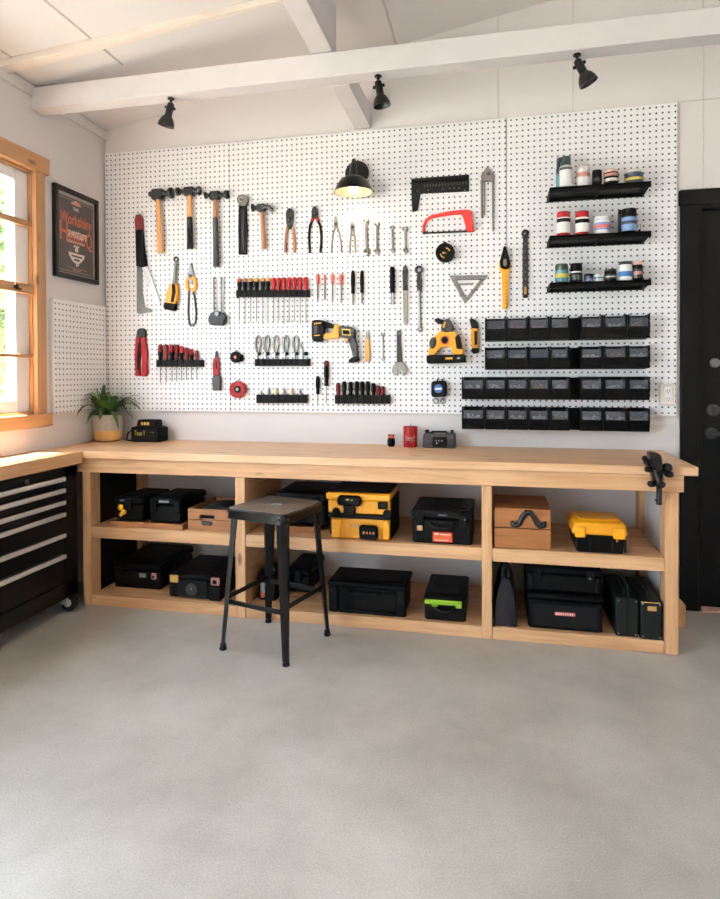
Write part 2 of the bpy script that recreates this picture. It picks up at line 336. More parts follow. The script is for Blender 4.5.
for nm, za, zb, xa, xb in (('glazing_bar', 2.107, 2.140, -.019, .004), ('meeting_rail', 1.737, 1.79, -.0195, .012), ('glazing_bar', 1.386, 1.405, -.019, .004)):
    g = G(); g.box((xa, v0, za), (xb, v1, zb), .002); r_ = g.done(nm, 'casingy', wn)
    if nm == 'meeting_rail':
        g = G(); y = hit(15, 286, 0, .01).y; g.cyl((.012, y, 1.765), .014, .012, (1, 0, 0), 14).box((.02, y-.006, 1.748), (.028, y+.03, 1.758), .002); g.done('sash_lock', 'iron', r_)
g = G(); g.box((-.06, v0+.095, ZW0+.08), (-.056, v1-.095, ZW1-.075)); g.done('pane', 'glass', wn)
# outside: trees
def tree(x, y, h, cr, seed, label, mat):
    rnd = random.Random(seed); t = thing('garden_tree', label, 'tree', (x, y, -.13), 'trees outside the window')
    g = G(); g.tube([(x, y, -.13), (x+.1, y+.05, h*.35), (x+.05, y, h*.75)], [.16, .12, .05], 8); g.done('trunk', 'bark', t)
    g = G()
    for i in range(5200):
        th = rnd.uniform(0, 2*math.pi); ph = math.acos(rnd.uniform(-1, 1)); rr = cr*(rnd.random()**.4)*(1+.18*math.sin(3*th+seed)+.15*math.cos(5*ph))
        c = Vector((x+rr*math.sin(ph)*math.cos(th), y+rr*math.sin(ph)*math.sin(th), h*.58+1.25*rr*math.cos(ph)))
        if c.z < .1: c.z = .1+rnd.random()*.5
        n = Vector((rnd.gauss(0, 1), rnd.gauss(0, 1), rnd.gauss(0, 1))).normalized(); a = n.orthogonal().normalized(); b = n.cross(a); s = rnd.uniform(.06, .14)
        V = [g.bm.verts.new(c+a*s), g.bm.verts.new(c+b*s*.5+n*.01), g.bm.verts.new(c-a*s), g.bm.verts.new(c-b*s*.5+n*.01)]; g.bm.faces.new(V)
    g.done('foliage', mat, t)
tree(-3.3, 2.9, 4.0, 1.65, 1, 'leafy tree outside the window, nearest the window pane', 'foliage2')
tree(-4.2, 8.4, 5.0, 1.9, 2, 'tall leafy tree outside, behind the nearest one', 'foliage')
tree(-8.6, 2.8, 4.6, 1.8, 3, 'leafy tree outside standing at the left of the window view', 'foliage')

# door
d = thing('door_1', 'black panel door in the back wall at the right', 'door', (3.62, .05, 0)); struct(d)
g = G(); g.box((3.607, .03, .012), (4.45, .07, DZ-.02), .003)
for za, zb in ((.18, .95), (1.12, 2.02)):
    for xa, xb in ((3.74, 3.98), (4.07, 4.32)):
        g.box((xa, .024, za), (xb, .034, zb), .006)
g.done('door_leaf', 'door', d)
p = hit(714.5, 363, 1, .03); g = G(); g.cyl((p.x, .03, p.z), .026, .014, (0, -1, 0), 20, .004).cyl((p.x, .018, p.z), .014, .012, (0, -1, 0), 14); g.done('peep_ring', 'steel', d)
p = hit(712.5, 410, 1, .03); g = G(); g.cyl((p.x, .03, p.z), .034, .02, (0, -1, 0), 20, .005).box((p.x-.006, -.004, p.z-.018), (p.x+.006, .012, p.z+.018), .002); g.done('deadbolt', 'dgrey', d)
p = hit(710.5, 433, 1, .03); g = G(); g.cyl((p.x, .03, p.z), .032, .015, (0, -1, 0), 20, .004).cyl((p.x, .018, p.z), .012, .03, (0, -1, 0)).tube([(p.x-.02, -.016, p.z), (p.x+.03, -.016, p.z), (p.x+.1, -.014, p.z-.004)], [.011, .012, .009], 10); g.done('door_handle', 'dgrey', d)
g = G(); g.box((3.498, -.022, 0), (3.588, 0, DZ), .002).box((3.49, -.03, DZ), (4.58, 0, 2.272), .003).box((4.47, -.022, 0), (4.56, 0, DZ), .002)
g.box((3.575, -.012, 0), (3.604, .075, DZ), .001).box((4.45, -.012, 0), (4.475, .075, DZ), .001).box((3.6, -.012, DZ-.02), (4.46, .075, DZ), .001); g.done('door_casing', 'door', d)
g = G(); g.box((3.604, -.03, 0), (4.455, .09, .012), .003); g.done('threshold', 'pinkp', d)

# ================================================================ PEGBOARDS
PZ0, PZ1 = .7809*S, (.7809+1.25)*S; YB = -.027
edges = [.0135, .892, 2.583, 3.479]
pegl = ['white pegboard panel beside the left corner holding the hammers', 'widest white pegboard panel, in the middle, behind the lamp and most hand tools', 'white pegboard panel at the right behind the can shelves']
PEGM = pegmat('white pegboard back', 0, .0135, PZ0); PEGL = pegmat('white pegboard side', 1, -.5385, PZ0)
for i in range(3):
    g = G(); g.box((edges[i]+.0018, YB, PZ0), (edges[i+1]-.0018, -.001, PZ1), .001)
    single(g.done('pegboard', PEGM, at=((edges[i]+edges[i+1])/2, 0, PZ0)), pegl[i], 'pegboard', 'pegboard panels')
g = G(); g.box((.001, -.5385, PZ0+.01), (.027, -.042, 1.733), .001)
single(g.done('pegboard', PEGL, at=(.0, -.28, PZ0)), 'short white pegboard panel on the left wall between window and corner', 'pegboard', 'pegboard panels')

# ================================================================ WORKBENCH
BT, BF = .866, -.6325
wb = thing('workbench', 'long pine workbench with open shelves along the back wall', 'workbench', (1.8, -.3, 0))
g = G(); g.box((.02, BF, .825), (3.407, -.002, BT), .003); g.done('worktop', 'topx', wb)
g = G(); g.box((.10, BF+.018, .747), (3.352, BF+.058, .825), .002); g.done('apron', 'woodx', wb)
YF = -.6055; YA = YF+.005
posts = [(.256, .306, .1), (1.171, 1.228, .5), (2.453, 2.502, .5), (3.275, 3.333, .09)]
for x0, x1, dp in posts:
    g = G(); g.box((x0, YF, 0), (x1, YF+.09, .747), .003); g.done('post', 'woodz', wb)
for x0, x1 in ((1.178, 1.221), (2.458, 2.497)):
    g = G(); g.box((x0, YF+.09, 0), (x1, -.02, .747), .002); g.done('divider_panel', 'woody', wb)
g = G(); g.box((3.272, -.10, 0), (3.333, -.012, .825), .003); g.done('rear_post', 'woodz', wb)
g = G(); g.box((.256, -.10, 0), (.306, -.012, .825), .003); g.done('rear_post', 'woodz', wb)
g = G(); g.box((3.30, YF+.09, 0), (3.325, -.10, .747)); g.done('end_panel', 'white', wb, 'white painted end panel')
g = G(); g.box((.262, YF+.091, .001), (.275, -.101, .747)); g.done('end_panel', 'blackm', wb, 'added black panel painting the shade of the left bay')  # black sheet added to darken the left bay, its shade put into colour
bays = [(.306, 1.171), (1.228, 2.453), (2.502, 3.275)]
for i, (x0, x1) in enumerate(bays):
    for z0, z1 in ((.378, .442), (.0, .058)):
        g = G(); e0 = -.05 if i == 0 else 0
        g.box((x0+e0*0, YA, z0), (x1, YA+.035, z1), .002).box((x0, YA+.036, z1-.022), (x1, -.02, z1-.001)); g.done('shelf', 'woodx', wb)
g = G(); g.ext([(3.334, -.27, .0), (3.334, -.27, .14), (3.43, -.27, .14), (3.457, -.27, .115), (3.457, -.27, .0)], (0, .05, 0), .003); g.done('foot_block', 'woodz', wb)
# side counter
CF = .28
cnt = thing('side_counter', 'narrow pine counter under the window along the left wall', 'counter', (.14, -1.8, .80))
g = G(); g.box((.003, -2.9, .80), (CF, BF-.001, BT), .003); g.done('worktop', 'topx' if 0 else 'woody', cnt)
# tool chest
tc = thing('tool_chest', 'black rolling tool chest with silver drawer pulls under the side counter', 'tool chest', (.14, -1.3, 0))
CXF = .262; cy0, cy1 = -2.25, -.655
g = G(); g.box((.02, cy0, .095), (CXF-.02, cy1, .792), .004)
g.box((CXF-.02, cy1-.107, .095), (CXF, cy1, .792), .004).box((CXF-.02, cy0, .095), (CXF, cy0+.06, .792), .004).box((CXF-.02, cy0, .745), (CXF, cy1, .792), .003).box((CXF-.02, cy0, .085), (CXF, cy1, .17), .003)
g.done('cabinet', 'chest', tc)
hz = [hit(64, v, 0, CXF).z for v in (479.6, 491, 503, 515, 536, 557)]
tops = [h+.016 for h in hz]; y0d, y1d = cy0+.065, cy1-.112
for i, t in enumerate(tops):
    b = tops[i+1]+.006 if i < 5 else .178
    g = G(); g.box((CXF-.018, y0d, b), (CXF+.002, y1d, t), .002); dr = g.done('drawer', 'chest', tc)
    if i == 5:
        pass
    g = G(); hh = .013
    g.xz([(CXF+.002, t-.001), (CXF+.014, t-.001), (CXF+.016, t-.005), (CXF+.016, t-.02), (CXF+.011, t-.024), (CXF+.009, t-.012), (CXF+.002, t-.010)], y0d, y1d-.002); g.done('drawer_pull', 'silver', dr)
q = hit(26, 479, 0, CXF); g = G(); g.cyl((CXF, q.y, .765), .011, .006, (1, 0, 0), 14).box((CXF+.006, q.y-.003, .752), (CXF+.016, q.y+.003, .776), .001); g.done('lock', 'steel', tc)
for yy in (cy1-.045, cy0+.08):
    g = G(); g.box((.17, yy-.035, .083), (.24, yy+.035, .094), .002).box((.205, yy-.028, .04), (.25, yy-.023, .085), .001).box((.205, yy+.023, .04), (.25, yy+.028, .085), .001); ca = g.done('caster', 'silver', tc)
    g = G(); g.lathe([(.02, -.015), (.045, -.015), (.048, -.008), (.048, .008), (.045, .015), (.02, .015)], (.24, yy, .048), (0, 1, 0), 24); g.done('wheel', 'rubber', ca)
    g = G(); g.cyl((.24, yy-.022, .048), .022, .044, (0, 1, 0), 18); g.done('hub', 'silver', ca)

# ================================================================ STOOL
st = thing('bar_stool', 'black metal bar stool with worn square seat in front of the workbench', 'stool', (1.488, -.848, 0), None, math.radians(-15.5))
SH = .664
def rsq(hx, hy, z, c, n=8):
    pts = []
    for sx, sy, a0 in ((1, 1, 0), (-1, 1, 90), (-1, -1, 180), (1, -1, 270)):
        for i in range(n):
            a = math.radians(a0+90*i/(n-1)); pts.append(Vector((sx*(hx-c)+c*math.cos(a), sy*(hy-c)+c*math.sin(a), z)))
    return pts
g = G(); hx, hy = .168, .172
outer = rsq(hx, hy, SH, .035); inner = []
for i, p in enumerate(outer):
    a = math.atan2(p.y, p.x); inner.append(Vector((.034*math.cos(a), .017*math.sin(a), SH-.002)))
loops = [[p*1 for p in rsq(hx-.012, hy-.012, SH-.046, .03)], rsq(hx, hy, SH-.046, .035), rsq(hx, hy, SH-.006, .035), rsq(hx-.006, hy-.006, SH, .03), [Vector((p.x*1.5, p.y*1.5, SH)) for p in inner], [Vector((p.x*1.25, p.y*1.25, SH+.003)) for p in inner], inner, [Vector((p.x, p.y, SH-.02)) for p in inner]]
LV = [[g.bm.verts.new(p) for p in l] for l in loops[:4]]
for A, B in zip(LV, LV[1:]):
    for i in range(len(A)): g.bm.faces.new((A[i], A[(i+1) % len(A)], B[(i+1) % len(A)], B[i]))
g.bm.faces.new([g.bm.verts.new((p.x*1.2, p.y*1.2, SH-.019)) for p in inner]); g.done('seat_rim', 'blackmet', st, local=True)  # black disc added below the hole paints its inside dark
g = G(); top = [rsq(hx-.013, hy-.013, SH+.0015, .027), rsq(hx-.02, hy-.02, SH+.0015, .024)]+loops[4:]
LV = [[g.bm.verts.new(p) for p in l] for l in top]
for A, B in zip(LV, LV[1:]):
    for i in range(len(A)): g.bm.faces.new((A[i], A[(i+1) % len(A)], B[(i+1) % len(A)], B[i]))
sp_ = g.done('seat', 'seat', st, local=True)
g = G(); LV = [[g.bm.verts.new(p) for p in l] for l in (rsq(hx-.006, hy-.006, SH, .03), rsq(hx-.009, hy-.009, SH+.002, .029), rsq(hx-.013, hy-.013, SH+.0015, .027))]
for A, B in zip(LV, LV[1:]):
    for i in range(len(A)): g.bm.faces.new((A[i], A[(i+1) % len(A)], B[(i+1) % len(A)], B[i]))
g.done('seat_edge', 'greym', st, 'worn edge of the seat with its rim highlight painted bright', local=True)  # rim highlight put into a lighter edge colour, along with the wear
g = G()
for sx, sy in ((1, -1), (-1, -1), (1, 1), (-1, 1)):
    for dx, dy in ((sx*(hx-.03), sy*(hy+.001)), (sx*(hx+.001), sy*(hy-.03))):
        g = G(); g.ball((dx, dy, SH-.024), .006, (1, 1, 1), 8); g.done('rivet', 'gun', st, local=True)
ft = .178; tp = .135; braces = {}
for sx, sy in ((-1, -1), (1, -1), (1, 1), (-1, 1)):
    A = Vector((sx*tp, sy*tp, SH-.03)); B = Vector((sx*ft, sy*ft, .02)); dia = Vector((sx, sy, 0)).normalized(); per = Vector((-dia.y, dia.x, 0))
    g = G()
    sec = lambda p, w, t: [p+dia*t+per*w*.45, p+dia*t-per*w*.45, p-dia*t*.3-per*w, p-dia*t*.6-per*w*.8, p-dia*t*.6+per*w*.8, p-dia*t*.3+per*w]
    rows = [sec(A+(B-A)*k, .031-.015*k, .016-.006*k) for k in (0, .25, .5, .75, 1)]
    V = [[g.bm.verts.new(q) for q in r] for r in rows]
    for a, b in zip(V, V[1:]):
        for i in range(6): g.bm.faces.new((a[i], a[(i+1) % 6], b[(i+1) % 6], b[i]))
    g.bm.faces.new(V[0][::-1]); g.bm.faces.new(V[-1])
    lg = g.done('leg', 'blackmet', st, local=True, ang=25)
    g = G(); g.lathe([(.012, .03), (.015, .022), (.012, .016), (.017, .01), (.017, .003), (.014, 0)], (B.x, B.y, 0), (0, 0, 1), 14); g.done('foot_cap', 'rubber', lg, local=True)
    braces[(sx, sy)] = lambda z, A=A, B=B: A+(B-A)*((z-A.z)/(B.z-A.z))
for a, b, z in (((-1, -1), (1, -1), .225), ((1, -1), (1, 1), .245), ((1, 1), (-1, 1), .225), ((-1, 1), (-1, -1), .245)):
    p, q = braces[a](z), braces[b](z); t = (q-p).normalized(); n = Vector((t.y, -t.x, 0)); g = G(); p = p+t*.012; q = q-t*.012
    g.hexa([p+n*.004-Vector((0, 0, .011)), q+n*.004-Vector((0, 0, .011)), q-n*.004-Vector((0, 0, .011)), p-n*.004-Vector((0, 0, .011)), p+n*.004+Vector((0, 0, .011)), q+n*.004+Vector((0, 0, .011)), q-n*.004+Vector((0, 0, .011)), p-n*.004+Vector((0, 0, .011))], .002)
    g.done('brace', 'blackmet', st, local=True)

# ================================================================ TOOLS ON THE PEGBOARD
BOARD = []
def T(name, label, cat, u, v, group=None):
    x, z = W(u, v, YB); o = thing(name, label, cat, (x, YB, z), group); BOARD.append(o); return o
def P3(u, v, y): x, z = W(u, v, y); return Vector((x, y, z))
def TB(t, name, mat, pts, r, fl=1.0, off=.0, label=None, n=10, g=None, fin=True):
    m = mpp(*pts[0]); rs = [q*m for q in (r if isinstance(r, (list, tuple)) else [r]*len(pts))]
    y = YB-off-max(rs)*fl; g = g or G(); g.tube([P3(u, v, y) for u, v in pts], rs, n, fl, (0, 1, 0))
    return g.done(name, mat, t, label) if fin else g
def PX(t, name, mat, poly, th, off=.0, bev=.0015, label=None):
    g = G(); g.px(poly, YB-off-th, YB-off, bev); return g.done(name, mat, t, label)
def CY(t, name, mat, u, v, r, th, off=.0, label=None, n=24):
    m = mpp(u, v); g = G(); x, z = W(u, v, YB-off-th/2); g.cyl((x, YB-off, z), r*m, th, (0, -1, 0), n, .004); return g.done(name, mat, t, label)
def RG(t, name, mat, u, v, R, r, off=0, arc=(0, 360), label=None):
    m = mpp(u, v); g = G(); x, z = W(u, v, YB-off-r*m); g.ring((x, YB-off-r*m, z), R*m, r*m, (0, -1, 0), 20, 8, arc); return g.done(name, mat, t, label)

# hand saw pair at the far left
t = T('folding_saw', 'black handled folding saw with open grey blade, far left of the wall', 'saw', 143, 264)
PX(t, 'handle', 'black', [(135.3, 218), (136.5, 215.5), (140, 215.2), (142.3, 218), (142.8, 232), (144.5, 252), (147, 266), (141, 267.5), (136.6, 266)], .022, .004, .003)
PX(t, 'end_cap', 'maroon', [(135.0, 220), (136.4, 214.8), (140.2, 214.6), (142.6, 218), (142.9, 230), (136, 231)], .026, .002, .004)
PX(t, 'blade', 'palesteel', [(141.5, 266), (147.2, 265.5), (152, 279), (160.5, 303.5), (158.5, 305.5), (155, 302), (147, 284)], .003, .012, .0005)
PX(t, 'sheath_blade', 'greym', [(136.6, 266), (142.2, 267), (142.4, 292), (144.8, 307), (152.5, 309.5), (152, 312), (140, 313.8), (136.6, 312.5)], .003, .006, .0005, 'grey lower saw blade')

def hammer(label, hu, hv, face_l, face_r, hb, handle, grip, claw=False, big=1.0):
    t = T('hammer', label, 'hammer', hu, hv, 'hammers along the top of the pegboard')
    g = G(); m = mpp(hu, hv); y = YB-.022; c = P3(hu, hv, y)
    g.box((c.x-4.6*m*big, y-.016*big, c.z-4.2*m*big), (c.x+4.2*m*big, y+.016*big, c.z+3.2*m*big), .006)
    hd = g.done('head', 'iron', t)
    def neck(du0, du1, r0, r1, r2):
        g = G(); a = P3(hu+du0, hv, y); b = P3(hu+du1, hv, y); s = 1 if du1 > du0 else -1
        L = abs(b.x-a.x); g.lathe([(r0*m, 0), (r1*m, L*.45), (r1*m, L*.5), (r2*m, L*.78), (r2*m, L*.97), (r2*m*.85, L)], a, (s, 0, 0), 16); g.done('face', 'gun', hd)
    for q in (face_l, face_r):
        if q: neck(*q)
    if claw:
        g = G()
        for s in (-1, 1):
            g.tube([P3(hu+3, hv-.5, y+s*.007), P3(hu+7, hv-.2, y+s*.009), P3(hu+9.6, hv+2, y+s*.011), P3(hu+10.6, hv+5, y+s*.012)], [2.6*m, 2.2*m, 1.5*m, .5*m], 8)
        g.done('claw', 'gun', hd)
    for nm, mat, pts, r in handle: TB(t, nm, mat, pts, r, .75, .006)
    return t
hammer('hammer with plain pale wood handle and large black head, leftmost', 159.3, 194.3, (-3.5, -9, 2.2, 1.9, 2.6), (4, 14, 3.2, 2.6, 5.4), None, [('handle', 'hick', [(159, 199), (159.4, 210), (160, 225), (160.8, 240), (161.3, 253.3)], [2.3, 2.5, 2.7, 3.0, 3.1])], None, False, 1.4)
hammer('hammer with wood neck and short black grip, second from the left', 190, 191.3, (-4, -12.8, 2.6, 1.9, 4.1), (4, 10.4, 2.6, 2.1, 4.4), None, [('handle', 'hick', [(190, 196), (190, 208), (190, 218)], [2.5, 2.6, 2.7]), ('grip', 'rubber', [(190, 217.5), (190.2, 228), (190.4, 240), (190.5, 248.8)], [2.8, 3.0, 3.0, 3.3])], None, False, 1.2)
hammer('hammer with dark wood neck and long black grip, third from the left', 215.6, 195.3, (-4, -10.5, 2.2, 1.7, 3.3), (4, 12.5, 2.4, 1.9, 4.4), None, [('handle', 'hickd', [(215.6, 200), (215.7, 210), (215.8, 218.5)], [2.2, 2.2, 2.4]), ('grip', 'mgrey', [(215.8, 218), (216, 230), (216.3, 248), (216.5, 266.8)], [2.8, 2.9, 2.9, 3.2])], None, False, 1.15)
# pipe wrench
t = T('pipe_wrench', 'black pipe wrench with rounded grey jaw, between the hammers', 'wrench', 242.5, 225)
PX(t, 'handle', 'blackm', [(239, 206), (246.3, 206), (247.2, 230), (247, 254.6), (238.8, 254.6), (238.6, 230)], .018, .002, .003)
PX(t, 'handle_channel', 'gun', [(241.2, 210), (244.3, 210), (244.6, 250), (241.4, 250)], .003, .02, .001, 'dark grey channel along the handle')
PX(t, 'jaw', 'greym', [(237.2, 198.5), (239.2, 195.2), (243.2, 194.4), (247.4, 195.8), (248.8, 199.2), (247.4, 203.2), (246.4, 206.5), (239.4, 206.5), (239.6, 203.5), (237.6, 202.2)], .024, .001, .003)
RG(t, 'adjusting_nut', 'steel', 241.6, 199.4, 1.9, .7, .024)
hammer('small claw hammer with brown wood handle, rightmost hammer', 261.8, 207.6, (-4, -9.6, 2.4, 2.0, 4.0), None, None, [('handle', 'hickd', [(262.4, 211), (263, 224), (263.6, 238), (264, 249)], [2.1, 2.0, 2.3, 2.5])], None, True, 1.0)
# row two left
t = T('ratchet_screwdriver', 'yellow and black ratchet tool with chrome ring-ended shaft, tilted', 'screwdriver', 172, 295)
RG(t, 'hanging_ring', 'gun', 175.8, 259.2, 2.1, .8, .004)
TB(t, 'shaft', 'steel', [(176, 261.5), (175.2, 272), (174, 284)], [1.6, 1.7, 2.0], 1, .004)
PX(t, 'handle', 'yellow', [(172.8, 283), (177.2, 284), (178.2, 290), (177.6, 301), (176, 304.5), (165.8, 303), (167.2, 294), (168.8, 288.5)], .034, .002, .005)
PX(t, 'grip', 'blackm', [(171.6, 284), (174.6, 284), (175.4, 292), (173.6, 302), (170.4, 302), (172.4, 292)], .006, .034, .002)
PX(t, 'end_cap', 'black', [(165.2, 302.4), (176.4, 304), (176.2, 309.5), (174, 311), (165.6, 309.4), (164.2, 307)], .036, .001, .004)
def pliers(name, label, cat, u, vt, vp, jaw, grips, group, jawmat, gripmat, pr, gr, collar=None, th=.012):
    t = T(name, label, cat, u, vp, group)
    PX(t, 'jaws', jawmat, jaw, th, .004, .002)
    CY(t, 'pivot', 'gun', u, vp, pr, th+.006, .003)
    for i, q in enumerate(grips): TB(t, 'handle', gripmat, q, gr, .8, .003, None if i < 2 else None, 8)
    if collar:
        for q in collar[1]: TB(t, 'collar', collar[0], q, collar[2], .8, .0025, None, 8)
    return t
PG = 'pliers and cutters on the pegboard'
pliers('long_nose_pliers', 'long nose pliers with yellow collars and long silver and black handles', 'pliers', 190.6, 263, 276, [(190.6, 262.6), (192, 267), (193.6, 274), (193.4, 280), (191, 284), (188, 279.5), (187.8, 274), (189.6, 267)],
       [[(188.6, 290), (188.4, 300), (188, 312), (189, 323), (191, 326.4)], [(193, 290), (194.8, 300), (196, 312), (195.4, 322), (192.8, 326.4)]], PG, 'greym', 'gun', 1.8, 1.05,
       ('yellow', [[(189, 277), (186.9, 281), (186.9, 286), (188.6, 291)], [(192.3, 277), (195.2, 281), (195.6, 286), (193.2, 291)]], 1.9))
t = T('bar_clamp', 'small grey clamp with two upright steel rods, left of the long screwdriver row', 'clamp', 218, 318)
TB(t, 'rod', 'steel', [(213.6, 277), (213.9, 313)], 1.0, 1, .012); TB(t, 'rod', 'steel', [(221.4, 277), (221.2, 313)], 1.0, 1, .012)
PX(t, 'body', 'gun', [(209.3, 317), (212, 312.6), (217.5, 311), (224, 313), (226.6, 317), (226.4, 322.5), (223.5, 325.6), (210.4, 324.8), (208.8, 321)], .034, .0, .005)
CY(t, 'knob', 'greym', 217, 313.8, 2.6, .012, .034)
PX(t, 'jaw_plate', 'iron', [(211.5, 318.5), (224.4, 319), (224, 322.6), (211.4, 322)], .008, .034, .002)
pliers('bolt_cutter', 'bolt cutter with black jaws and brown handles, right of the claw hammer', 'cutter', 289.6, 208, 219, [(287.4, 209.6), (289, 208.2), (291.4, 208.6), (293.2, 211.4), (293, 219), (292, 226), (290.6, 229), (288.2, 228.4), (286.4, 223), (286, 213)],
       [[(287.6, 226), (286.4, 233), (285.6, 242), (285.4, 252.8)], [(292, 226), (293.4, 233), (294.2, 242), (294.2, 252.4)]], PG, 'iron', 'hickd', 2.2, 1.6, None, .02)
pliers('combination_pliers', 'combination pliers with red collars and bowed black handles', 'pliers', 314.8, 206, 213, [(313.2, 206.6), (315.6, 206), (317.6, 209), (318, 214.4), (316.6, 218.6), (313, 218.6), (311.6, 214.4), (312, 209)],
       [[(312.6, 219), (309.8, 226), (309, 236), (309.4, 246), (309.8, 253)], [(317, 219), (320.2, 226), (321.4, 236), (321, 246), (320.2, 252.6)]], PG, 'gun', 'blackm', 1.8, 1.35, ('red', [[(313.6, 216.6), (311.4, 221)], [(316, 216.6), (318.6, 221)]], 1.6), .016)
pliers('slip_joint_pliers', 'thin chrome pliers with bare bowed handles, under the wall lamp', 'pliers', 336, 216, 224, [(335, 216.4), (336.6, 216.2), (338, 221), (338, 226.6), (334.2, 226.6), (334, 221)],
       [[(335.2, 226), (333, 234), (331.8, 244), (331.4, 252.6)], [(337, 226), (339.6, 234), (341.2, 244), (341.6, 252.4)]], PG, 'greym', 'alum', 1.4, .95, None, .012)
pliers('slip_joint_pliers', 'smallest chrome pliers, with straight handles, right of the thin bowed pair', 'pliers', 352.4, 221.5, 227, [(350.8, 222.2), (353.2, 221.4), (354.8, 225), (354.6, 230), (350.4, 230), (350, 225)],
       [[(351.4, 229.6), (350.4, 238), (350, 246), (349.8, 253.4)], [(353.6, 229.6), (354.8, 238), (355.2, 246), (355.4, 253)]], PG, 'greym', 'alum', 1.4, 1.0, None, .012)
def spanner(label, u0, v0, u1, v1, R0_, R1_, w, grp='small chrome spanners', mat='alum', name='spanner'):
    t = T(name, label, 'wrench', (u0+u1)/2, (v0+v1)/2, grp)
    TB(t, 'shank', mat, [(u0, v0+R0_*1.2), ((u0+u1)/2, (v0+v1)/2), (u1, v1-R1_*1.2)], w, .6, .003, None, 8)
    m = .0062
    g = G(); p = P3(u0, v0+R0_, YB-.006); g.ring(p, R0_*m*.72, R0_*m*.36, (0, -1, 0), 16, 7, (120, 420)); g.done('open_jaw', mat, t)
    g = G(); p = P3(u1, v1-R1_, YB-.006); g.ring(p, R1_*m*.7, R1_*m*.36, (0, -1, 0), 16, 7); g.done('ring_end', mat, t)
spanner('largest chrome spanner of the four, hanging below right of the lamp', 366, 217.5, 367, 255.3, 3.2, 3.6, 1.5)
spanner('chrome spanner just right of the largest one', 376.8, 221.5, 377.2, 254.2, 2.9, 3.0, 1.4)
spanner('thin chrome spanner, second from the right of the four', 392, 225, 393, 252.6, 2.4, 2.4, 1.2)
spanner('chrome spanner at the right end of the four, left of the black square', 405, 226, 405.6, 253.6, 3.0, 2.8, 1.3)
# screwdriver racks
def rack(label, u0, v0, u1, v1, group=None, teeth=0, depth=.03):
    t = T('tool_rack', label, 'rack', (u0+u1)/2, v1, group)
    g = G(); xa, za = W(u0, v0, YB-depth/2); xb, zb = W(u1, v1, YB-depth/2); xc, zc = W(u0, v1, YB-depth/2); xd, zd = W(u1, v0, YB-depth/2)
    zt, zl = (za+zd)/2, (zb+zc)/2
    def bar(y0, y1): g.hexa([(xa, y0, zc), (xb, y0, zb), (xb, y1, zb), (xa, y1, zc), (xa, y0, za), (xb, y0, zd), (xb, y1, zd), (xa, y1, za)], .001)
    bar(YB-.006, YB); bar(YB-depth, YB-depth+.006)
    for x in (xa, xb-.005): g.box((x, YB-depth+.006, zl), (x+.005, YB-.006, zt))
    g.done('rail', 'black', t)
    if teeth:
        g = G()
        for i in range(teeth):
            x = xa+(xb-xa)*(i+.5)/teeth; w = (xb-xa)/teeth*.3; f = (i+.5)/teeth; g.box((x-w, YB-depth-.006, zc+(zb-zc)*f+.003), (x+w, YB-depth, za+(zd-za)*f-.003), .001)
        g.done('clip', 'blackm', t)
    return t
def driver(label, u, v0, v1, v2, r, hm, group, cap=None, off=.002, capf=.3, name='screwdriver', bladem='alum', br=.45, u2=None):
    t = T(name, label, 'screwdriver', u, v1, group); u2 = u2 or u; k = (v1-v0)
    TB(t, 'handle', hm, [(u, v0+.1), (u, v0+k*.08), (u, v0+k*.3), (u, v0+k*.62), (u, v0+k*.72), (u, v0+k*.85), (u, v1)], [r*.45, r*.85, r, r, r*.78, r*.8, r*.95], 1, off, None, 10)
    if cap: TB(t, 'handle_cap', cap, [(u, v0-.1), (u, v0+k*.07), (u, v0+k*capf)], [r*.5, r*.92, r*1.04], 1, off-.0004, 'coloured end of the handle')
    TB(t, 'blade', bladem, [(u, v1-.5), (u2, v2-1), (u2, v2)], [br, br, br*.8], 1, off+(r-br)*.0062, None, 6)
    return t
rk1 = rack('long black tool rack holding thirteen screwdrivers in the upper middle left', 237, 290.4, 309.4, 297, 'black screwdriver racks', 13, .034)
us = [239.2, 244.9, 250.6, 256.4, 262.6, 267.8, 273.4, 278.6, 283.8, 289, 294.4, 300, 305.8]
caps = ['orange', 'salmon', 'tan', 'tan', 'tan', 'tan']
cw = ['orange-tipped black', 'salmon-tipped black', 'tan-tipped black', 'tan-tipped black', 'tan-tipped black', 'tan-tipped black']
for i, u in enumerate(us):
    v0 = 278.2-i*.12; lab = ('%s screwdriver, ' % (cw[i] if i < 6 else 'red handled')) + '%s from the left in the long rack of thirteen' % ORD[i]
    driver(lab, u, v0, 291-i*.12, 321+(i*5 % 7)*.6, 2.3, 'black' if i < 6 else 'red', 'screwdrivers in the long rack', caps[i] if i < 6 else None, .0028)
for i, (u, v0, v1, v2) in enumerate(((317.5, 273.5, 284, 302), (324.6, 274, 283, 300), (332.2, 273.8, 283.6, 303), (341, 273.8, 284.6, 303))):
    driver(('first', 'thinnest, second', 'third', 'fourth')[i]+' of the four pale red precision screwdrivers hanging loose right of the long rack' if 0 else '%s pale red precision screwdriver %s' % (('Leftmost', 'Thinnest', 'Third', 'Rightmost')[i].lower(), 'of the loose four right of the long rack'), u, v0, v1, v2, (1.9, 1.1, 1.9, 2.1)[i], 'redpale', 'loose pale red screwdrivers', None, .002, name='precision_screwdriver', br=.75)
driver('black screwdriver right of the four pale red ones', 352.8, 270.4, 293.4, 304, 2.1, 'black', 'loose black screwdrivers', None, .002, br=.9)
driver('black screwdriver left of the black chisel, slimmer of the upper pair', 361.8, 270.4, 292.6, 303.4, 1.9, 'black', 'loose black screwdrivers', None, .002, br=.9)
t = T('nail_lifter', 'black handled tool with short forked steel prongs, left of the steel rasp', 'chisel', 392.4, 292)
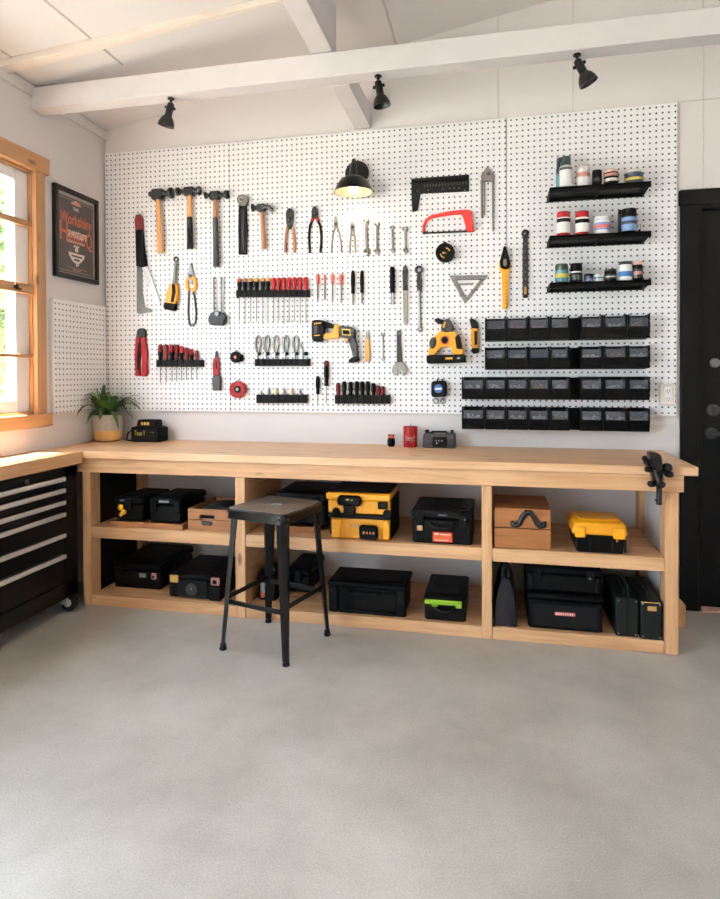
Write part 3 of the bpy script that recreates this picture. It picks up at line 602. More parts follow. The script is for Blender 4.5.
TB(t, 'handle', 'black', [(392.2, 266.5), (392.2, 268), (392.3, 280), (392.4, 292.6)], [1.6, 2.5, 2.6, 2.5], .8, .002)
for du in (-1, 1.1): TB(t, 'prong', 'steel', [(392.4+du, 292), (392.6+du, 304.6)], .75, 1, .008, None, 6)
t = T('rasp', 'steel rasp with dark grey handle and rough flat blade', 'file', 405, 292)
PX(t, 'handle', 'gun', [(403, 266.4), (405, 265.4), (407, 266.6), (407.6, 272), (407.2, 284), (407.8, 290.6), (402.6, 290.6), (402.8, 284), (402.4, 272)], .016, .003, .004)
PX(t, 'blade', 'greym', [(402.9, 290.4), (407.7, 290.4), (408, 310), (407.6, 324), (405.6, 325.6), (403.6, 324), (403.1, 310)], .006, .006, .001)
RG(t, 'hanging_hole', 'steel', 405, 268.6, .9, .4, .019)
t = T('ratchet_wrench', 'long chrome ratchet wrench with round ring head and dark handle', 'wrench', 419.4, 300)
RG(t, 'ratchet_head', 'gun', 419, 269.8, 3.2, 1.3, .004)
PX(t, 'handle', 'gun', [(417.2, 273.4), (420.8, 273.4), (421.8, 280), (421.6, 291), (417, 291), (416.6, 280)], .016, .003, .003)
TB(t, 'shank', 'steel', [(419.3, 290), (419.6, 310), (419.8, 328)], [1.7, 1.5, 1.7], .7, .004)
RG(t, 'open_end', 'steel', 420, 329.4, 2.0, .9, .004, (-240, 60))
# second left column
t = T('tin_snips', 'red handled tin snips with black head, hanging closed at the far left', 'cutter', 141, 352)
PX(t, 'head', 'gun', [(137.4, 330.4), (139.6, 328.4), (144, 328.4), (146, 331), (146, 338), (136.4, 338)], .02, .003, .003)
PX(t, 'handle', 'red', [(136, 337), (139.8, 337), (140.6, 350), (139.6, 362), (140.6, 376), (135.6, 376), (135.2, 355)], .024, .002, .004)
PX(t, 'handle', 'red', [(142.4, 337), (145.6, 337), (147.2, 352), (147.8, 374), (146, 376.4), (142.2, 376.4), (143.2, 360), (141.6, 350)], .024, .002, .004)
PX(t, 'grip_inlay', 'blackm', [(137.4, 343), (139, 343), (139.2, 358), (138.4, 370), (136.8, 370), (136.8, 355)], .003, .0255, .001)
rack('short black tool rack with eight red and black screwdrivers at the left', 157.4, 360, 203.2, 366.8, 'black screwdriver racks', 8, .032)
for i, u in enumerate((160.2, 166, 171.8, 176.6, 181.4, 186.4, 191.2, 196.6)):
    driver('%s screwdriver, %s from the left in the short rack of eight' % (('black and dark red', 'red and black')[i % 2], ORD[i]), u, 344.6+max(0, i-3)*1.5, 361, 383-i*.5, 2.5-.06*i, 'black' if i % 2 == 0 else 'maroon', 'screwdrivers in the short rack', 'red' if i in (2, 4, 6) else 'maroon', .0022, .45)
t = T('utility_knife', 'red utility knife with grey lower body and black tip', 'knife', 216.6, 370)
PX(t, 'tip', 'gun', [(214.6, 358.6), (215.4, 352), (216.6, 350.4), (217.8, 353), (218.4, 358.6)], .012, .004, .002)
PX(t, 'body', 'red', [(213.6, 358), (218.6, 358), (219.4, 366), (219, 375.6), (213.2, 375.6), (213, 366)], .022, .002, .004)
PX(t, 'blade_slider', 'black', [(215.2, 361), (216.6, 361), (217, 369), (215.4, 369)], .004, .024, .001)
PX(t, 'tail', 'dgrey', [(213.2, 375.2), (219, 375.2), (221, 377), (221, 390.4), (213, 390.8), (212.4, 380)], .024, .002, .004)
def tape(label, u, v, r, mats, th=.036, hub=.45):
    t = T('tape_measure', label, 'tape measure', u, v, 'round tape measures'); CY(t, 'case', mats[0], u, v, r, th)
    CY(t, 'hub', mats[1], u-.8, v-.2, r*hub, .006, th); CY(t, 'hub_button', mats[2], u-.8, v-.2, r*hub*.5, .004, th+.006)
    PX(t, 'hook', 'steel', [(u-1.2, v-r-1.6), (u+1, v-r-1.6), (u+1.2, v-r+1), (u-1.4, v-r+1)], .01, .004)
    return t
t = tape('small black round tape measure with pink hub, right of the red knife', 236, 357.2, 5.6, ('black', 'blackm', 'redpale'), .034, .55)
PX(t, 'belt_clip', 'black', [(239.4, 354), (243, 355), (243, 361), (239.6, 362)], .02, .002, .002)
t = tape('red round tape measure with black hub', 238, 389.6, 8.2, ('red', 'black', 'greym'), .04, .42)
g = G()
for k in range(14):
    a = 2*math.pi*k/14; p = P3(238+8.1*math.cos(a), 389.6+8.1*math.sin(a), YB-.02); g.cyl((p.x, YB-.006, p.z), .0035, .03, (0, -1, 0), 8)
g.done('rim_ribs', 'redm', t)
# hex key rack
rack('black rack with grey looped hex keys above it', 255.4, 359, 310, 366, 'bit and key racks', 10, .028)
for i, u in enumerate((257.6, 266.2, 275.6, 285.4, 295.2)):
    t = T('hex_key', 'grey looped hex key, %s from the left in the looped key rack' % ORD[i], 'hex key', u, 345, 'looped hex keys')
    TB(t, 'loop', 'greym', [(u-1, 352.5), (u-2.4, 345), (u-1.6, 338), (u+.6, 335.6), (u+2.6, 339), (u+2.4, 346), (u+.6, 352), (u, 356)], [1.0, 1.2, 1.3, 1.3, 1.3, 1.2, 1.1, 1.0], .8, .005, None, 7)
    TB(t, 'shank', 'steel', [(u, 355.4), (u, 365)], .6, 1, .010, None, 6)
    CY(t, 'collar', 'black', u+1.4, 353.6, 1.7, .02, .003, None, 10)
for i, (u, v) in enumerate(((302.4, 342.6),)):
    t = T('hex_key', 'shortest grey hex key at the right end of the looped key rack', 'hex key', u, v, 'looped hex keys')
    TB(t, 'loop', 'greym', [(u, v), (u-1.6, v+3), (u, v+7), (u+.4, v+12)], .8, .8, .006, None, 7); TB(t, 'shank', 'steel', [(u+.4, v+12), (u+.4, v+22)], .6, 1, .010, None, 6)
    CY(t, 'collar', 'black', u+3.6, v+11, 2.0, .02, .003, None, 10)
# lower bit rack
rack('lowest left black bit rack with six brass and steel bits', 257.2, 394.6, 307, 403, 'bit and key racks', 8, .034)
for i, u in enumerate((261, 268.6, 276.2, 284, 292, 300)):
    t = T('nut_driver', '%s steel bit, %s from the left in the lowest left rack' % (('brass-collared', 'plain')[i % 2], ORD[i]), 'driver bit', u, 394, 'bits in the lowest left rack')
    v0 = (390, 387, 387.6, 387.2, 387.4, 388.4)[i]
    TB(t, 'shank', 'steel', [(u-.4, v0), (u, 394), (u, 402)], [.6, .9, .9], 1, .010, None, 7)
    TB(t, 'collar', 'brass' if i % 2 == 0 else 'greym', [(u-.3, v0+2), (u-.1, 393.8)], [1.2, 1.4], 1, .0075, None, 8)
for u, v0, v1, v2, r, l in ((317.6, 375.8, 394, 404.4, 2.1, 'short black screwdriver hanging alone left of the dark nine-piece rack'), (326.2, 360.6, 386, 404, 2.4, 'long black screwdriver with dark red stripe, above the dark nine-piece rack')):
    t = driver(l, u, v0, v1, v2, r, 'black', 'loose lower screwdrivers', 'maroon' if r > 2.2 else None, .002, .2)
rack('lower middle black rack with nine dark handled screwdrivers', 335.4, 395, 390, 403.6, 'black screwdriver racks', 9, .034)
for i, u in enumerate((338, 344, 350.4, 356.6, 362.2, 367.8, 373.4, 378.2, 382.8)):
    driver('%s handled screwdriver, %s from the left in the lower middle rack of nine' % (('dark red', 'black')[0 if i in (0, 7, 8) else 1], ORD[i]), u, (382.6, 381.2, 381.6, 381, 381.2, 381, 383, 385.4, 386.2)[i], 396, 405, 2.3, 'maroon' if i in (0, 7, 8) else 'black', 'screwdrivers in the lower middle rack', None, .0035)
# yellow reciprocating tool
t = T('cordless_drill', 'yellow and black angled cordless power drill hanging in the middle', 'power tool', 335, 335)
PX(t, 'battery_pack', 'black', [(312.6, 323), (314.6, 320.2), (321.6, 320), (324, 322), (324.4, 331), (323.6, 340.4), (321, 342), (314, 341.6), (312.8, 338)], .062, .002, .006)
PX(t, 'battery_stripe', 'yellow', [(314, 323.2), (321, 322.4), (321, 323.4), (314, 324.2)], .001, .064, 0)
PX(t, 'battery_stripe', 'yellow', [(314, 335), (319.6, 334.6), (319.6, 335.6), (314, 336)], .001, .064, 0)
PX(t, 'battery_panel', 'dgrey', [(313.8, 325.4), (317, 325.2), (317, 333.4), (313.8, 333.6)], .002, .064, .0005)
PX(t, 'top_arm', 'blackm', [(322, 320.6), (326, 321.4), (336, 325.2), (336, 329), (326, 327.6), (322.6, 327)], .034, .006, .004)
PX(t, 'body', 'yellow', [(320.8, 335.2), (324, 334.4), (334, 333.4), (334.6, 326), (336, 324.4), (339.6, 325), (340, 338), (336.6, 338.4), (324, 338.8), (320.8, 338.4)], .046, .004, .005)
PX(t, 'motor_housing', 'dgrey', [(339.4, 326.2), (352, 327), (355.4, 330), (355, 338.4), (350, 338.6), (340, 337.4)], .052, .003, .006)
PX(t, 'name_plate', 'gold', [(341.6, 328.8), (350, 329.4), (351, 335.6), (342, 335)], .002, .055, .0008, 'yellow framed name plate')
PX(t, 'plate_face', 'black', [(342.5, 329.8), (349, 330.3), (349.8, 334.6), (342.9, 334.2)], .001, .057, 0)
PX(t, 'trigger', 'tan', [(345, 338), (349, 338.4), (348.6, 341.6), (346.6, 343.6), (345.2, 341.4)], .026, .012, .003)
PX(t, 'grip', 'dgrey', [(350, 337.6), (355, 336), (357, 344), (358.6, 357), (353.4, 358), (352, 350), (349.6, 343)], .042, .006, .007)
PX(t, 'foot', 'black', [(349, 360), (352.6, 357.4), (358.8, 356.6), (359.4, 360.4), (356, 362.2), (350, 363)], .05, .004, .004)
t = T('folding_knife', 'slim yellow and grey folding knife right of the yellow drill', 'knife', 367.4, 350)
PX(t, 'body', 'tan', [(365.8, 338), (369.2, 338), (370.2, 350), (369.8, 361.6), (365.4, 361.6), (365, 350)], .016, .003, .004)
PX(t, 'blade_head', 'greym', [(366.2, 333), (367.6, 331), (369, 333.4), (369.4, 339), (365.6, 339)], .012, .004, .002)
PX(t, 'inlay', 'yellow', [(366.8, 342), (368.2, 342), (368.6, 357), (366.6, 357)], .002, .019, .0006)
spanner('faint thin chrome spanner left of the black open-end wrench', 382.8, 332, 383.2, 361, 2.2, 1.8, .9, 'small chrome spanners')
t = T('adjustable_wrench', 'large black open-end wrench hanging jaw down in the middle', 'wrench', 399, 352)
PX(t, 'handle', 'iron', [(396.8, 331.4), (398.6, 330), (400.6, 331.4), (401.2, 345), (402.4, 362), (396.8, 363), (396.8, 345)], .014, .003, .003)
PX(t, 'jaw', 'greym', [(396.4, 362), (402.6, 362), (406, 366), (407.2, 370.6), (405.6, 374.6), (402.6, 375.8), (403.6, 371), (401.2, 368.6), (398, 369), (396.6, 372), (397.6, 375.6), (394.4, 375), (392, 371.2), (393, 366)], .02, .001, .003)
RG(t, 'hanging_hole', 'steel', 398.8, 333.4, .9, .4, .017)
# yellow band saw like tool
t = T('cordless_saw', 'yellow and black cordless saw with a flat black battery base', 'power tool', 446, 340)
PX(t, 'battery_base', 'black', [(427, 355.4), (465, 354.4), (466, 357), (465.6, 362.6), (428.4, 363.8), (427, 361)], .075, .001, .005)
PX(t, 'body', 'yellow', [(429, 351), (431.4, 340), (438, 333.6), (441, 330), (451, 331), (456.4, 332.6), (460.6, 339), (464, 352.6), (462, 355.2), (453, 354.6), (452.6, 348), (448.6, 345.4), (441, 346.2), (436.6, 350), (436, 355.2), (429, 355.4)], .055, .004, .006)
PX(t, 'left_grip', 'dgrey', [(429.4, 340.6), (432, 337.2), (435.4, 337.6), (436, 343), (434, 348.4), (430.6, 348.6), (429.2, 345)], .014, .058, .005)
PX(t, 'right_grip', 'blackm', [(455, 337.6), (458, 333.8), (460.6, 337), (462.2, 347), (461, 349.4), (456.6, 348.6)], .014, .058, .004)
PX(t, 'motor', 'dgrey', [(441, 328), (444, 320.4), (449, 318.6), (452, 322.6), (454.6, 329), (452, 332.4), (446, 333.4), (441.4, 331.8)], .06, .003, .007)
PX(t, 'motor_stripe', 'yellow', [(442.4, 327), (444.4, 321.6), (446, 322), (444.4, 328)], .003, .062, .001)
PX(t, 'nose', 'blackm', [(434.6, 319.6), (437.6, 318), (441, 319.4), (444.6, 320.4), (443.6, 325), (439, 323.6), (436, 322.6)], .034, .01, .004)
RG(t, 'badge_ring', 'orange', 444.8, 340, 4.0, .8, .057)
CY(t, 'badge', 'black', 444.8, 340, 3.4, .004, .059)
PX(t, 'base_mark', 'yellowd', [(445.4, 357.6), (452.6, 357.4), (452.6, 359.2), (445.4, 359.4)], .001, .076, 0, 'yellow mark on the battery base')
PX(t, 'base_mark', 'grey', [(457, 357.2), (460, 357.2), (460, 359), (457, 359.2)], .001, .076, 0, 'grey mark on the battery base')
t = T('snap_off_knife', 'yellow and black snap-off knife right of the yellow saw', 'knife', 474.6, 337)
PX(t, 'head', 'blackm', [(469.4, 319.4), (471, 318.2), (474.6, 319.4), (477.6, 322.6), (478.6, 328), (476.6, 329.2), (471.6, 329)], .022, .002, .004)
PX(t, 'body', 'yellow', [(471.2, 328.4), (477.8, 328.4), (478.4, 340), (478.6, 348.6), (472, 348.8), (470.8, 340)], .026, .001, .004)
PX(t, 'blade_slider', 'black', [(474, 331), (477, 331), (477.4, 344), (474.6, 345.6)], .004, .028, .001)
PX(t, 'tail_cap', 'black', [(471.6, 348), (478.8, 347.6), (479, 352.6), (474, 354), (471.4, 352)], .028, .001, .004)
# laser level
t = T('laser_level', 'square black device with a blue round badge, below the yellow saw', 'laser level', 438.6, 388)
PX(t, 'case', 'black', [(431.4, 383), (433, 381.2), (445, 380.8), (446.6, 383), (447, 395), (445, 397), (433, 397.2), (431.4, 395)], .05, .001, .006)
CY(t, 'badge', 'blue', 438.3, 388.6, 4.3, .003, .051)
PX(t, 'badge_text', 'white', [(435.2, 388), (441.6, 387.6), (441.6, 389.6), (435.2, 390)], .001, .054, 0, 'white writing on the badge')
for u in (435.6, 443.2): RG(t, 'wire_clip', 'steel', u, 401, 2.4, .5, .006)
TB(t, 'wire_clip', 'steel', [(437, 397), (438.4, 404), (443.6, 398)], .45, 1, .004, None, 6)
for u in (437.6, 442.4): PX(t, 'hook', 'black', [(u-.6, 378.8), (u+.6, 378.8), (u+.6, 381.4), (u-.6, 381.4)], .01, .01, 0)
# upper right tools
t = T('try_square', 'large black L-shaped square at the top, right of the lamp', 'square', 430, 190)
PX(t, 'blade', 'blackm', [(411.3, 178.6), (469, 174.4), (469, 191.2), (420.6, 193.6), (411.3, 194.4)], .008, .003, .001)
PX(t, 'leg', 'blackm', [(411.3, 194), (420.6, 193.2), (418, 210.6), (412.2, 212)], .008, .003, .001)
PX(t, 'edge_strip', 'black', [(412, 180.4), (468.4, 176.2), (468.4, 179.4), (412, 183.6)], .006, .011, .001)
g = G()
for u, v in ((413.4, 180.6), (417.4, 190.8), (428, 190.2), (443, 189), (449.6, 188.4), (454, 188), (459, 187.8), (464.6, 190)):
    x, z = W(u, v, YB-.012); g.cyl((x, YB-.011, z), .004, .002, (0, -1, 0), 8)
for u in range(424, 468, 3): g.px([(u, 184.6-(u-424)*.07), (u+.5, 184.6-(u-424)*.07), (u+.5, 187-(u-424)*.07), (u, 187-(u-424)*.07)], YB-.0115, YB-.011, 0)
g.done('scale_marks', 'greym', t)
t = T('hacksaw', 'red hacksaw with thin dark blade, below the black square', 'saw', 448, 222)
m = mpp(448, 220)
TB(t, 'frame', 'redm', [(423.4, 232.5), (423.8, 226), (426.4, 220), (432, 216.6), (442, 214.4), (454, 212.6), (468, 211.4)], [1.3, 1.5, 1.7, 1.8, 1.9, 2.1, 2.0], .8, .004)
PX(t, 'handle', 'redm', [(461, 214), (463.4, 210.8), (470.6, 210.2), (472, 213), (471.8, 220), (474.6, 231), (472.4, 232), (466.6, 231.6), (465.8, 224), (463.2, 218)], .026, .002, .005)
PX(t, 'blade', 'gun', [(423.4, 232.2), (470, 230), (470, 232), (423.4, 234)], .003, .012, .0004)
CY(t, 'wing_nut', 'gun', 424, 232.6, 1.8, .014, .004, None, 10)
t = T('divider_caliper', 'tall silver caliper with diamond head and two long legs, top right', 'caliper', 487, 200)
PX(t, 'head', 'alum', [(487.4, 165.6), (489.6, 170), (495, 176), (494, 182.4), (488, 181), (481.6, 182), (480.6, 176), (485.4, 170)], .012, .003, .003)
CY(t, 'pivot', 'gun', 488.4, 174, 1.4, .018)
for q in ([(481.6, 180), (481.8, 200), (482, 218)], [(493, 180), (493, 205), (493, 231)]): TB(t, 'leg', 'alum', q, [1.25, 1.15, 1.0], .8, .004, None, 8)
TB(t, 'inner_leg', 'alum', [(484.6, 182), (484.6, 200), (484.4, 215)], .7, .8, .006, None, 6)
t = T('tape_measure', 'black round tape measure with yellow marks, below the red hacksaw', 'tape measure', 445.4, 252.6, 'round tape measures')
CY(t, 'case', 'black', 445.2, 252.8, 9.4, .042); RG(t, 'case_rim', 'blackm', 445.2, 252.8, 8.6, .7, .040)
RG(t, 'yellow_arc', 'gold', 445.2, 252.8, 4.8, .55, .042, (20, 80)); RG(t, 'yellow_arc', 'gold', 445.2, 252.8, 4.8, .55, .042, (190, 260)); CY(t, 'hub', 'blackm', 445.2, 252.8, 3.2, .006, .042)
PX(t, 'arrow_mark', 'gold', [(442.6, 251.6), (446.4, 252.8), (442.6, 254)], .001, .048, 0); PX(t, 'hook', 'black', [(444, 242), (446.4, 242), (447, 245), (443.6, 245)], .016, .004)
t = T('speed_square', 'grey triangular speed square hanging point down', 'square', 467, 288)
PX(t, 'top_edge', 'greym', [(449, 275.6), (487.6, 275.2), (485, 279.6), (452, 279.8)], .016, .001, .002)
PX(t, 'left_edge', 'greym', [(451.6, 279.6), (456.4, 279.6), (466.4, 298), (464.8, 303.6)], .008, .001, .001)
PX(t, 'right_edge', 'greym', [(484.8, 279.4), (480.4, 279.4), (466.2, 297.6), (464.8, 303.6)], .008, .001, .001)
PX(t, 'scale_bar', 'alum', [(458.6, 283.4), (474.4, 282.8), (472.8, 285), (459.8, 285.4)], .004, .001, .0005)
t = T('jab_saw', 'long yellow bodied tool with pointed black head, hanging on the right panel seam', 'saw', 504.6, 280)
PX(t, 'head', 'black', [(503.8, 246.4), (505.6, 246), (508.4, 255), (510.4, 263), (509.4, 268.6), (505, 270), (500.6, 268), (499.6, 262), (501.8, 254)], .034, .002, .005)
PX(t, 'collar', 'yellow', [(498.8, 261), (500.8, 260), (502, 266), (505, 268.6), (508, 266), (509.2, 260.4), (511, 262), (510.4, 269), (507.6, 272), (507.8, 308.4), (502.6, 309), (502.2, 272), (499.2, 269)], .028, .002, .004)
PX(t, 'window_slot', 'greym', [(503.4, 259), (506.2, 258.8), (507.2, 264.4), (505, 266.4), (502.8, 264.6)], .003, .036, .001)
PX(t, 'scale_face', 'yellowd', [(503.6, 274), (506.6, 274), (506.6, 307), (503.6, 307)], .002, .030, .0005)
g = G()
for k in range(9): g.px([(505.4, 276+k*3.4), (506.5, 276+k*3.4), (506.5, 276.7+k*3.4), (505.4, 276.7+k*3.4)], YB-.0335, YB-.0318, 0)
g.done('scale_marks', 'black', t)
t = T('breaker_bar', 'long dark ratchet bar with round head, left of the can shelves', 'wrench', 525.3, 265)
PX(t, 'bar', 'iron', [(523, 236), (527.6, 236), (528.2, 260), (528, 297.6), (522.6, 298), (522.4, 260)], .016, .002, .003)
CY(t, 'head', 'iron', 525.1, 233.4, 3.7, .024); CY(t, 'drive', 'steel', 525.1, 233.4, 1.4, .006, .024, None, 12)
g = G()
for k in range(7): x, z = W(525.3, 244+k*7, YB-.018); g.cyl((x, YB-.018, z), .004, .0015, (0, -1, 0), 8)
g.done('indents', 'greym', t)
PX(t, 'mark', 'brass', [(524.2, 287), (526.4, 287), (526.4, 294), (524.2, 294)], .001, .018, 0, 'brass coloured mark')

for o in BOARD:                                   # seat every tool against the board
    hi = max(v.co.y for c in o.children_recursive for v in c.data.vertices)+o.location.y
    o.location.y += YB+.0003-hi

# ================================================================ WALL LAMP
x, z = W(357, 173, -.04)
t = thing('wall_lamp', 'black barn-style wall lamp with lit bulb on the pegboard', 'lamp', (x, YB, z))
g = G(); g.cyl((x, YB, z), .072, .022, (0, -1, 0), 28, .005); g.done('wall_plate', 'blackmet', t)
LC = hit(353.5, 192, 1, -.17); lx, ly, lz = LC.x, -.17, LC.z
g = G(); g.tube([(x, YB-.02, z), (x-.01, -.1, z+.02), (lx+.002, ly, z+.03), (lx, ly, z+.0)], .012, 10); g.done('arm', 'blackmet', t)
g = G(); top_ = hit(353, 163.5, 1, -.17).z; g.lathe([(.008, top_+.02-lz), (.012, top_+.004-lz), (.018, top_-lz-.004), (.021, top_-lz-.03), (.022, .09), (.034, .084)], (lx, ly, lz), (0, 0, 1), 24); g.done('lamp_neck', 'blackmet', t)
g = G(); g.lathe([(.026, .088), (.05, .084), (.078, .066), (.098, .036), (.110, .004), (.114, -.002), (.111, -.002), (.096, .032), (.076, .062), (.05, .079), (.02, .083)], (lx, ly, lz), (0, 0, 1), 36)
sh = g.done('lamp_shade', 'blackmet', t)
g = G(); g.lathe([(.018, .0805), (.049, .0775), (.0745, .0605), (.0945, .032), (.1095, -.0015), (.108, -.0015), (.093, .031), (.073, .059), (.048, .076), (.018, .079)], (lx, ly, lz), (0, 0, 1), 36); g.done('shade_lining', 'lamp_in', sh, 'pale lining of the shade')
g = G(); g.lathe([(.010, .062), (.014, .05), (.026, .032), (.030, .016), (.026, 0), (.014, -.010), (.004, -.013)], (lx, ly, lz), (0, 0, 1), 20); g.done('light_bulb', 'bulb', t)
ld = bpy.data.lights.new('bulb_light', 'SPOT'); ld.energy = 3.2; ld.color = (1, .80, .55); ld.shadow_soft_size = .03; ld.spot_size = math.radians(150); ld.spot_blend = .5
lo = bpy.data.objects.new('bulb_light', ld); col.objects.link(lo); lo.parent = t; lo.location = Vector((lx, ly+.05, lz-.03))-Vector((x, YB, z))


# ================================================================ SPOTLIGHTS
def spot(u, v, lab, du, dv, tilt):
    p = hit(u, v, 1, -.63); t = thing('spotlight', lab, 'spotlight', (p.x, -.63, BZ0), 'spotlights on the tie beam')
    x, y, zz = p.x, -.63, BZ0
    g = G(); g.cyl((x, y, zz-.010), .018, .010, (0, 0, 1), 20, .003).cyl((x, y, zz-.03), .006, .021, (0, 0, 1), 10); g.done('ceiling_mount', 'blackmet', t)
    ax = Vector(tilt).normalized(); c = Vector((x, y, zz-.03)); b = c+ax*.018
    g = G(); g.lathe([(.008, -.024), (.016, -.018), (.019, -.004), (.019, .045), (.022, .050), (.032, .062), (.041, .082), (.044, .102), (.041, .102), (.036, .082), (.014, .056)], b, ax, 24); g.done('spot_shade', 'blackmet', t)
    g = G(); g.cyl(b+ax*.072, .027, .005, ax, 18); g.done('lens', 'lamp_in', t, 'pale lens inside the shade')
    side = ax.cross(Vector((0, 1, 0))).normalized()
    for s in (-1, 1): g = G(); g.cyl(b+side*s*.018+ax*.005, .008, .012, side*s, 12); g.done('tilt_knob', 'blackm', t)
spot(171, 101, 'black spotlight on the beam nearest the left corner', 0, 0, (-.3, .05, -1))
spot(378, 78, 'black spotlight on the beam near the joist, middle of the three', 0, 0, (.16, .08, -1))
spot(577, 51, 'black spotlight on the beam at the right, above the can shelves', 0, 0, (.5, .05, -1))

# ================================================================ CAN SHELVES
SX0, SX1, SYF = 2.803, 3.306, -.215
SZ = [2.277, 2.021, 1.771]
for i, z in enumerate(SZ):
    t = thing('wall_shelf', ('top', 'middle', 'lowest')[i]+' black wall shelf of the three holding paint cans', 'shelf', ((SX0+SX1)/2, YB, z), 'black can shelves')
    g = G(); g.box((SX0, SYF, z-.012), (SX1, YB, z), .002).box((SX0, SYF, z-.03), (SX1, SYF+.010, z+.001), .002).box((SX0, YB-.012, z-.03), (SX1, YB, z)); g.done('shelf_board', 'black', t)
    for x in (SX0+.004, (SX0+SX1)/2, SX1-.012):
        g = G(); g.ext([(x, YB, z-.012), (x, YB, z-.032), (x, YB-.02, z-.032), (x, SYF+.012, z-.022), (x, SYF+.012, z-.012)], (.008, 0, 0), .001); g.done('bracket', 'blackm', t)
def can(name, label, row, u, vt, w, body, lid, band=None, band2=None, cat='can', y=-.14, lidf=.2, shape='can', rimmat=None):
    p = hit(u, vt+1.4, 1, y); zs = SZ[row]; h = p.z-zs; r = w/2*((Vector((p.x, y, zs))-CAM).dot(Fv))/FPX; x = p.x
    t = thing(name, label, cat, (x, y, zs), 'cans and jars on the black shelves'); o = (x, y, zs)
    hb = h*(1-lidf)
    g = G()
    if shape == 'spray': g.lathe([(r*.94, 0), (r, .004), (r, hb*.93), (r*.9, hb*.985), (r*.82, hb)], o, n=24)
    elif shape == 'jar': g.lathe([(r*.9, 0), (r, .006), (r, hb*.86), (r*.93, hb*.97), (r*.86, hb)], o, n=24)
    else: g.lathe([(r*.97, 0), (r, .003), (r*.97, .006), (r*.97, hb-.006), (r, hb-.003), (r*.97, hb)], o, n=24)
    g.done('body', body, t)
    g = G(); rl = r*(.86 if shape == 'spray' else .95)
    g.lathe([(rl, 0), (rl, (h-hb)*.8), (rl*.93, h-hb), (rl*.5, h-hb)], (x, y, zs+hb), n=24); g.done('lid', lid, t)
    def lab(a, b, nm, mat, k):
        g = G(); n = 14; a0 = math.radians(-160); a1 = math.radians(-20); V = []
        for i in range(n+1):
            th = a0+(a1-a0)*i/n; V.append([g.bm.verts.new((x+(r+q)*math.cos(th), y+(r+q)*math.sin(th), zs+hb*zz)) for q, zz in ((k, a), (k, b), (0, b), (0, a))])
        for A, B in zip(V, V[1:]):
            for j in range(4): g.bm.faces.new((A[j], A[(j+1) % 4], B[(j+1) % 4], B[j]))
        g.bm.faces.new(V[0]); g.bm.faces.new(V[-1][::-1]); g.done(nm, mat, t)
    if band: lab(band[1], band[2], 'paper_label', band[0], .0012)
    if band2: lab(band2[1], band2[2], 'label_stripe', band2[0], .002)
    return t
can('spray_can', 'tall spray can with teal cap at the front of the top shelf, left end', 0, 565.6, 156, 12, 'silver', 'teal', ('white', .12, .8), ('dgrey', .8, .9), 'spray can', -.155, .28, 'spray')
can('spray_can', 'dark spray can half hidden behind the teal-capped can on the top shelf', 0, 560, 157, 8, 'navy', 'teal', ('cyan', .2, .7), None, 'spray can', -.085, .25, 'spray')
can('paint_can', 'silver white can second along the top shelf', 0, 582.9, 165.4, 13.2, 'silver', 'cream', ('white', .1, .55), ('salmon', .6, .8), lidf=.14)
can('paint_can', 'small all black can in the middle of the top shelf', 0, 597, 169.4, 9.4, 'black', 'black', ('dgrey', .4, .6), None, lidf=.12)
can('paint_jar', 'black jar with pale pink lid on the top shelf', 0, 611.2, 169.2, 14.2, 'black', 'pinkp', ('silver', .35, .55), ('salmon', .7, .9), 'jar', lidf=.16)
can('paint_jar', 'wide low blue-green jar at the right end of the top shelf', 0, 633.6, 169.4, 17.6, 'teal', 'silver', ('navy', .15, .8), ('ylab', .35, .55), 'jar', lidf=.2)
can('spray_can', 'white can with red cap and red base, left end of the middle shelf', 1, 563.4, 211, 13.4, 'red', 'red', ('white', .2, .95), ('black', .72, .9), 'spray can', lidf=.2)
can('spray_can', 'white can with red cap, second from left on the middle shelf', 1, 582, 210.6, 13.8, 'red', 'red', ('white', .2, .95), ('black', .66, .86), 'spray can', lidf=.22)
can('paint_jar', 'white jar with round red and blue print on the middle shelf', 1, 601.8, 215.4, 15.6, 'white', 'white', ('lblue', .3, .75), ('redpale', .42, .6), 'jar', lidf=.14, shape='jar')
can('paint_can', 'tall black can with blue label and gold printed lid on the middle shelf', 1, 628.8, 208, 15.2, 'black', 'black', ('lblue', .12, .8), ('navy', .45, .62), y=-.155, lidf=.2)
can('paint_can', 'dark can hidden behind the blue labelled can on the middle shelf', 1, 622.6, 209, 9, 'dgrey', 'black', None, None, y=-.085, lidf=.16)
t = thing('binder_clip', 'small black wire clip at the right end of the middle shelf', 'clip', (SX1-.09, -.16, SZ[1])); x = hit(639, 230, 1, -.16).x; t.location.x = x; BASE[t.name] = Vector((x, -.16, SZ[1]))
g = G(); g.ext([(x-.012, -.17, SZ[1]), (x+.014, -.17, SZ[1]), (x+.004, -.17, SZ[1]+.02), (x-.002, -.17, SZ[1]+.02)], (0, .03, 0), .001); g.done('body', 'black', t)
g = G(); g.tube([(x-.008, -.155, SZ[1]+.018), (x-.012, -.155, SZ[1]+.045), (x+.008, -.155, SZ[1]+.05), (x+.006, -.155, SZ[1]+.018)], .0016, 6); g.done('wire_handle', 'gun', t)
can('paint_can', 'dark green can with yellow and blue label, left end of the lowest shelf', 2, 561.6, 263, 13, 'greend', 'greend', ('cyan', .12, .78), ('ylab', .35, .58), lidf=.14)
can('paint_can', 'black can with pale stripe, second from left on the lowest shelf', 2, 576.2, 262.4, 11.8, 'black', 'black', ('greend', .2, .5), ('silver', .62, .7), lidf=.16)
can('paint_jar', 'small dark blue jar on the lowest shelf', 2, 588.6, 272.8, 9.2, 'navy', 'black', ('lblue', .3, .5), None, 'jar', lidf=.25)
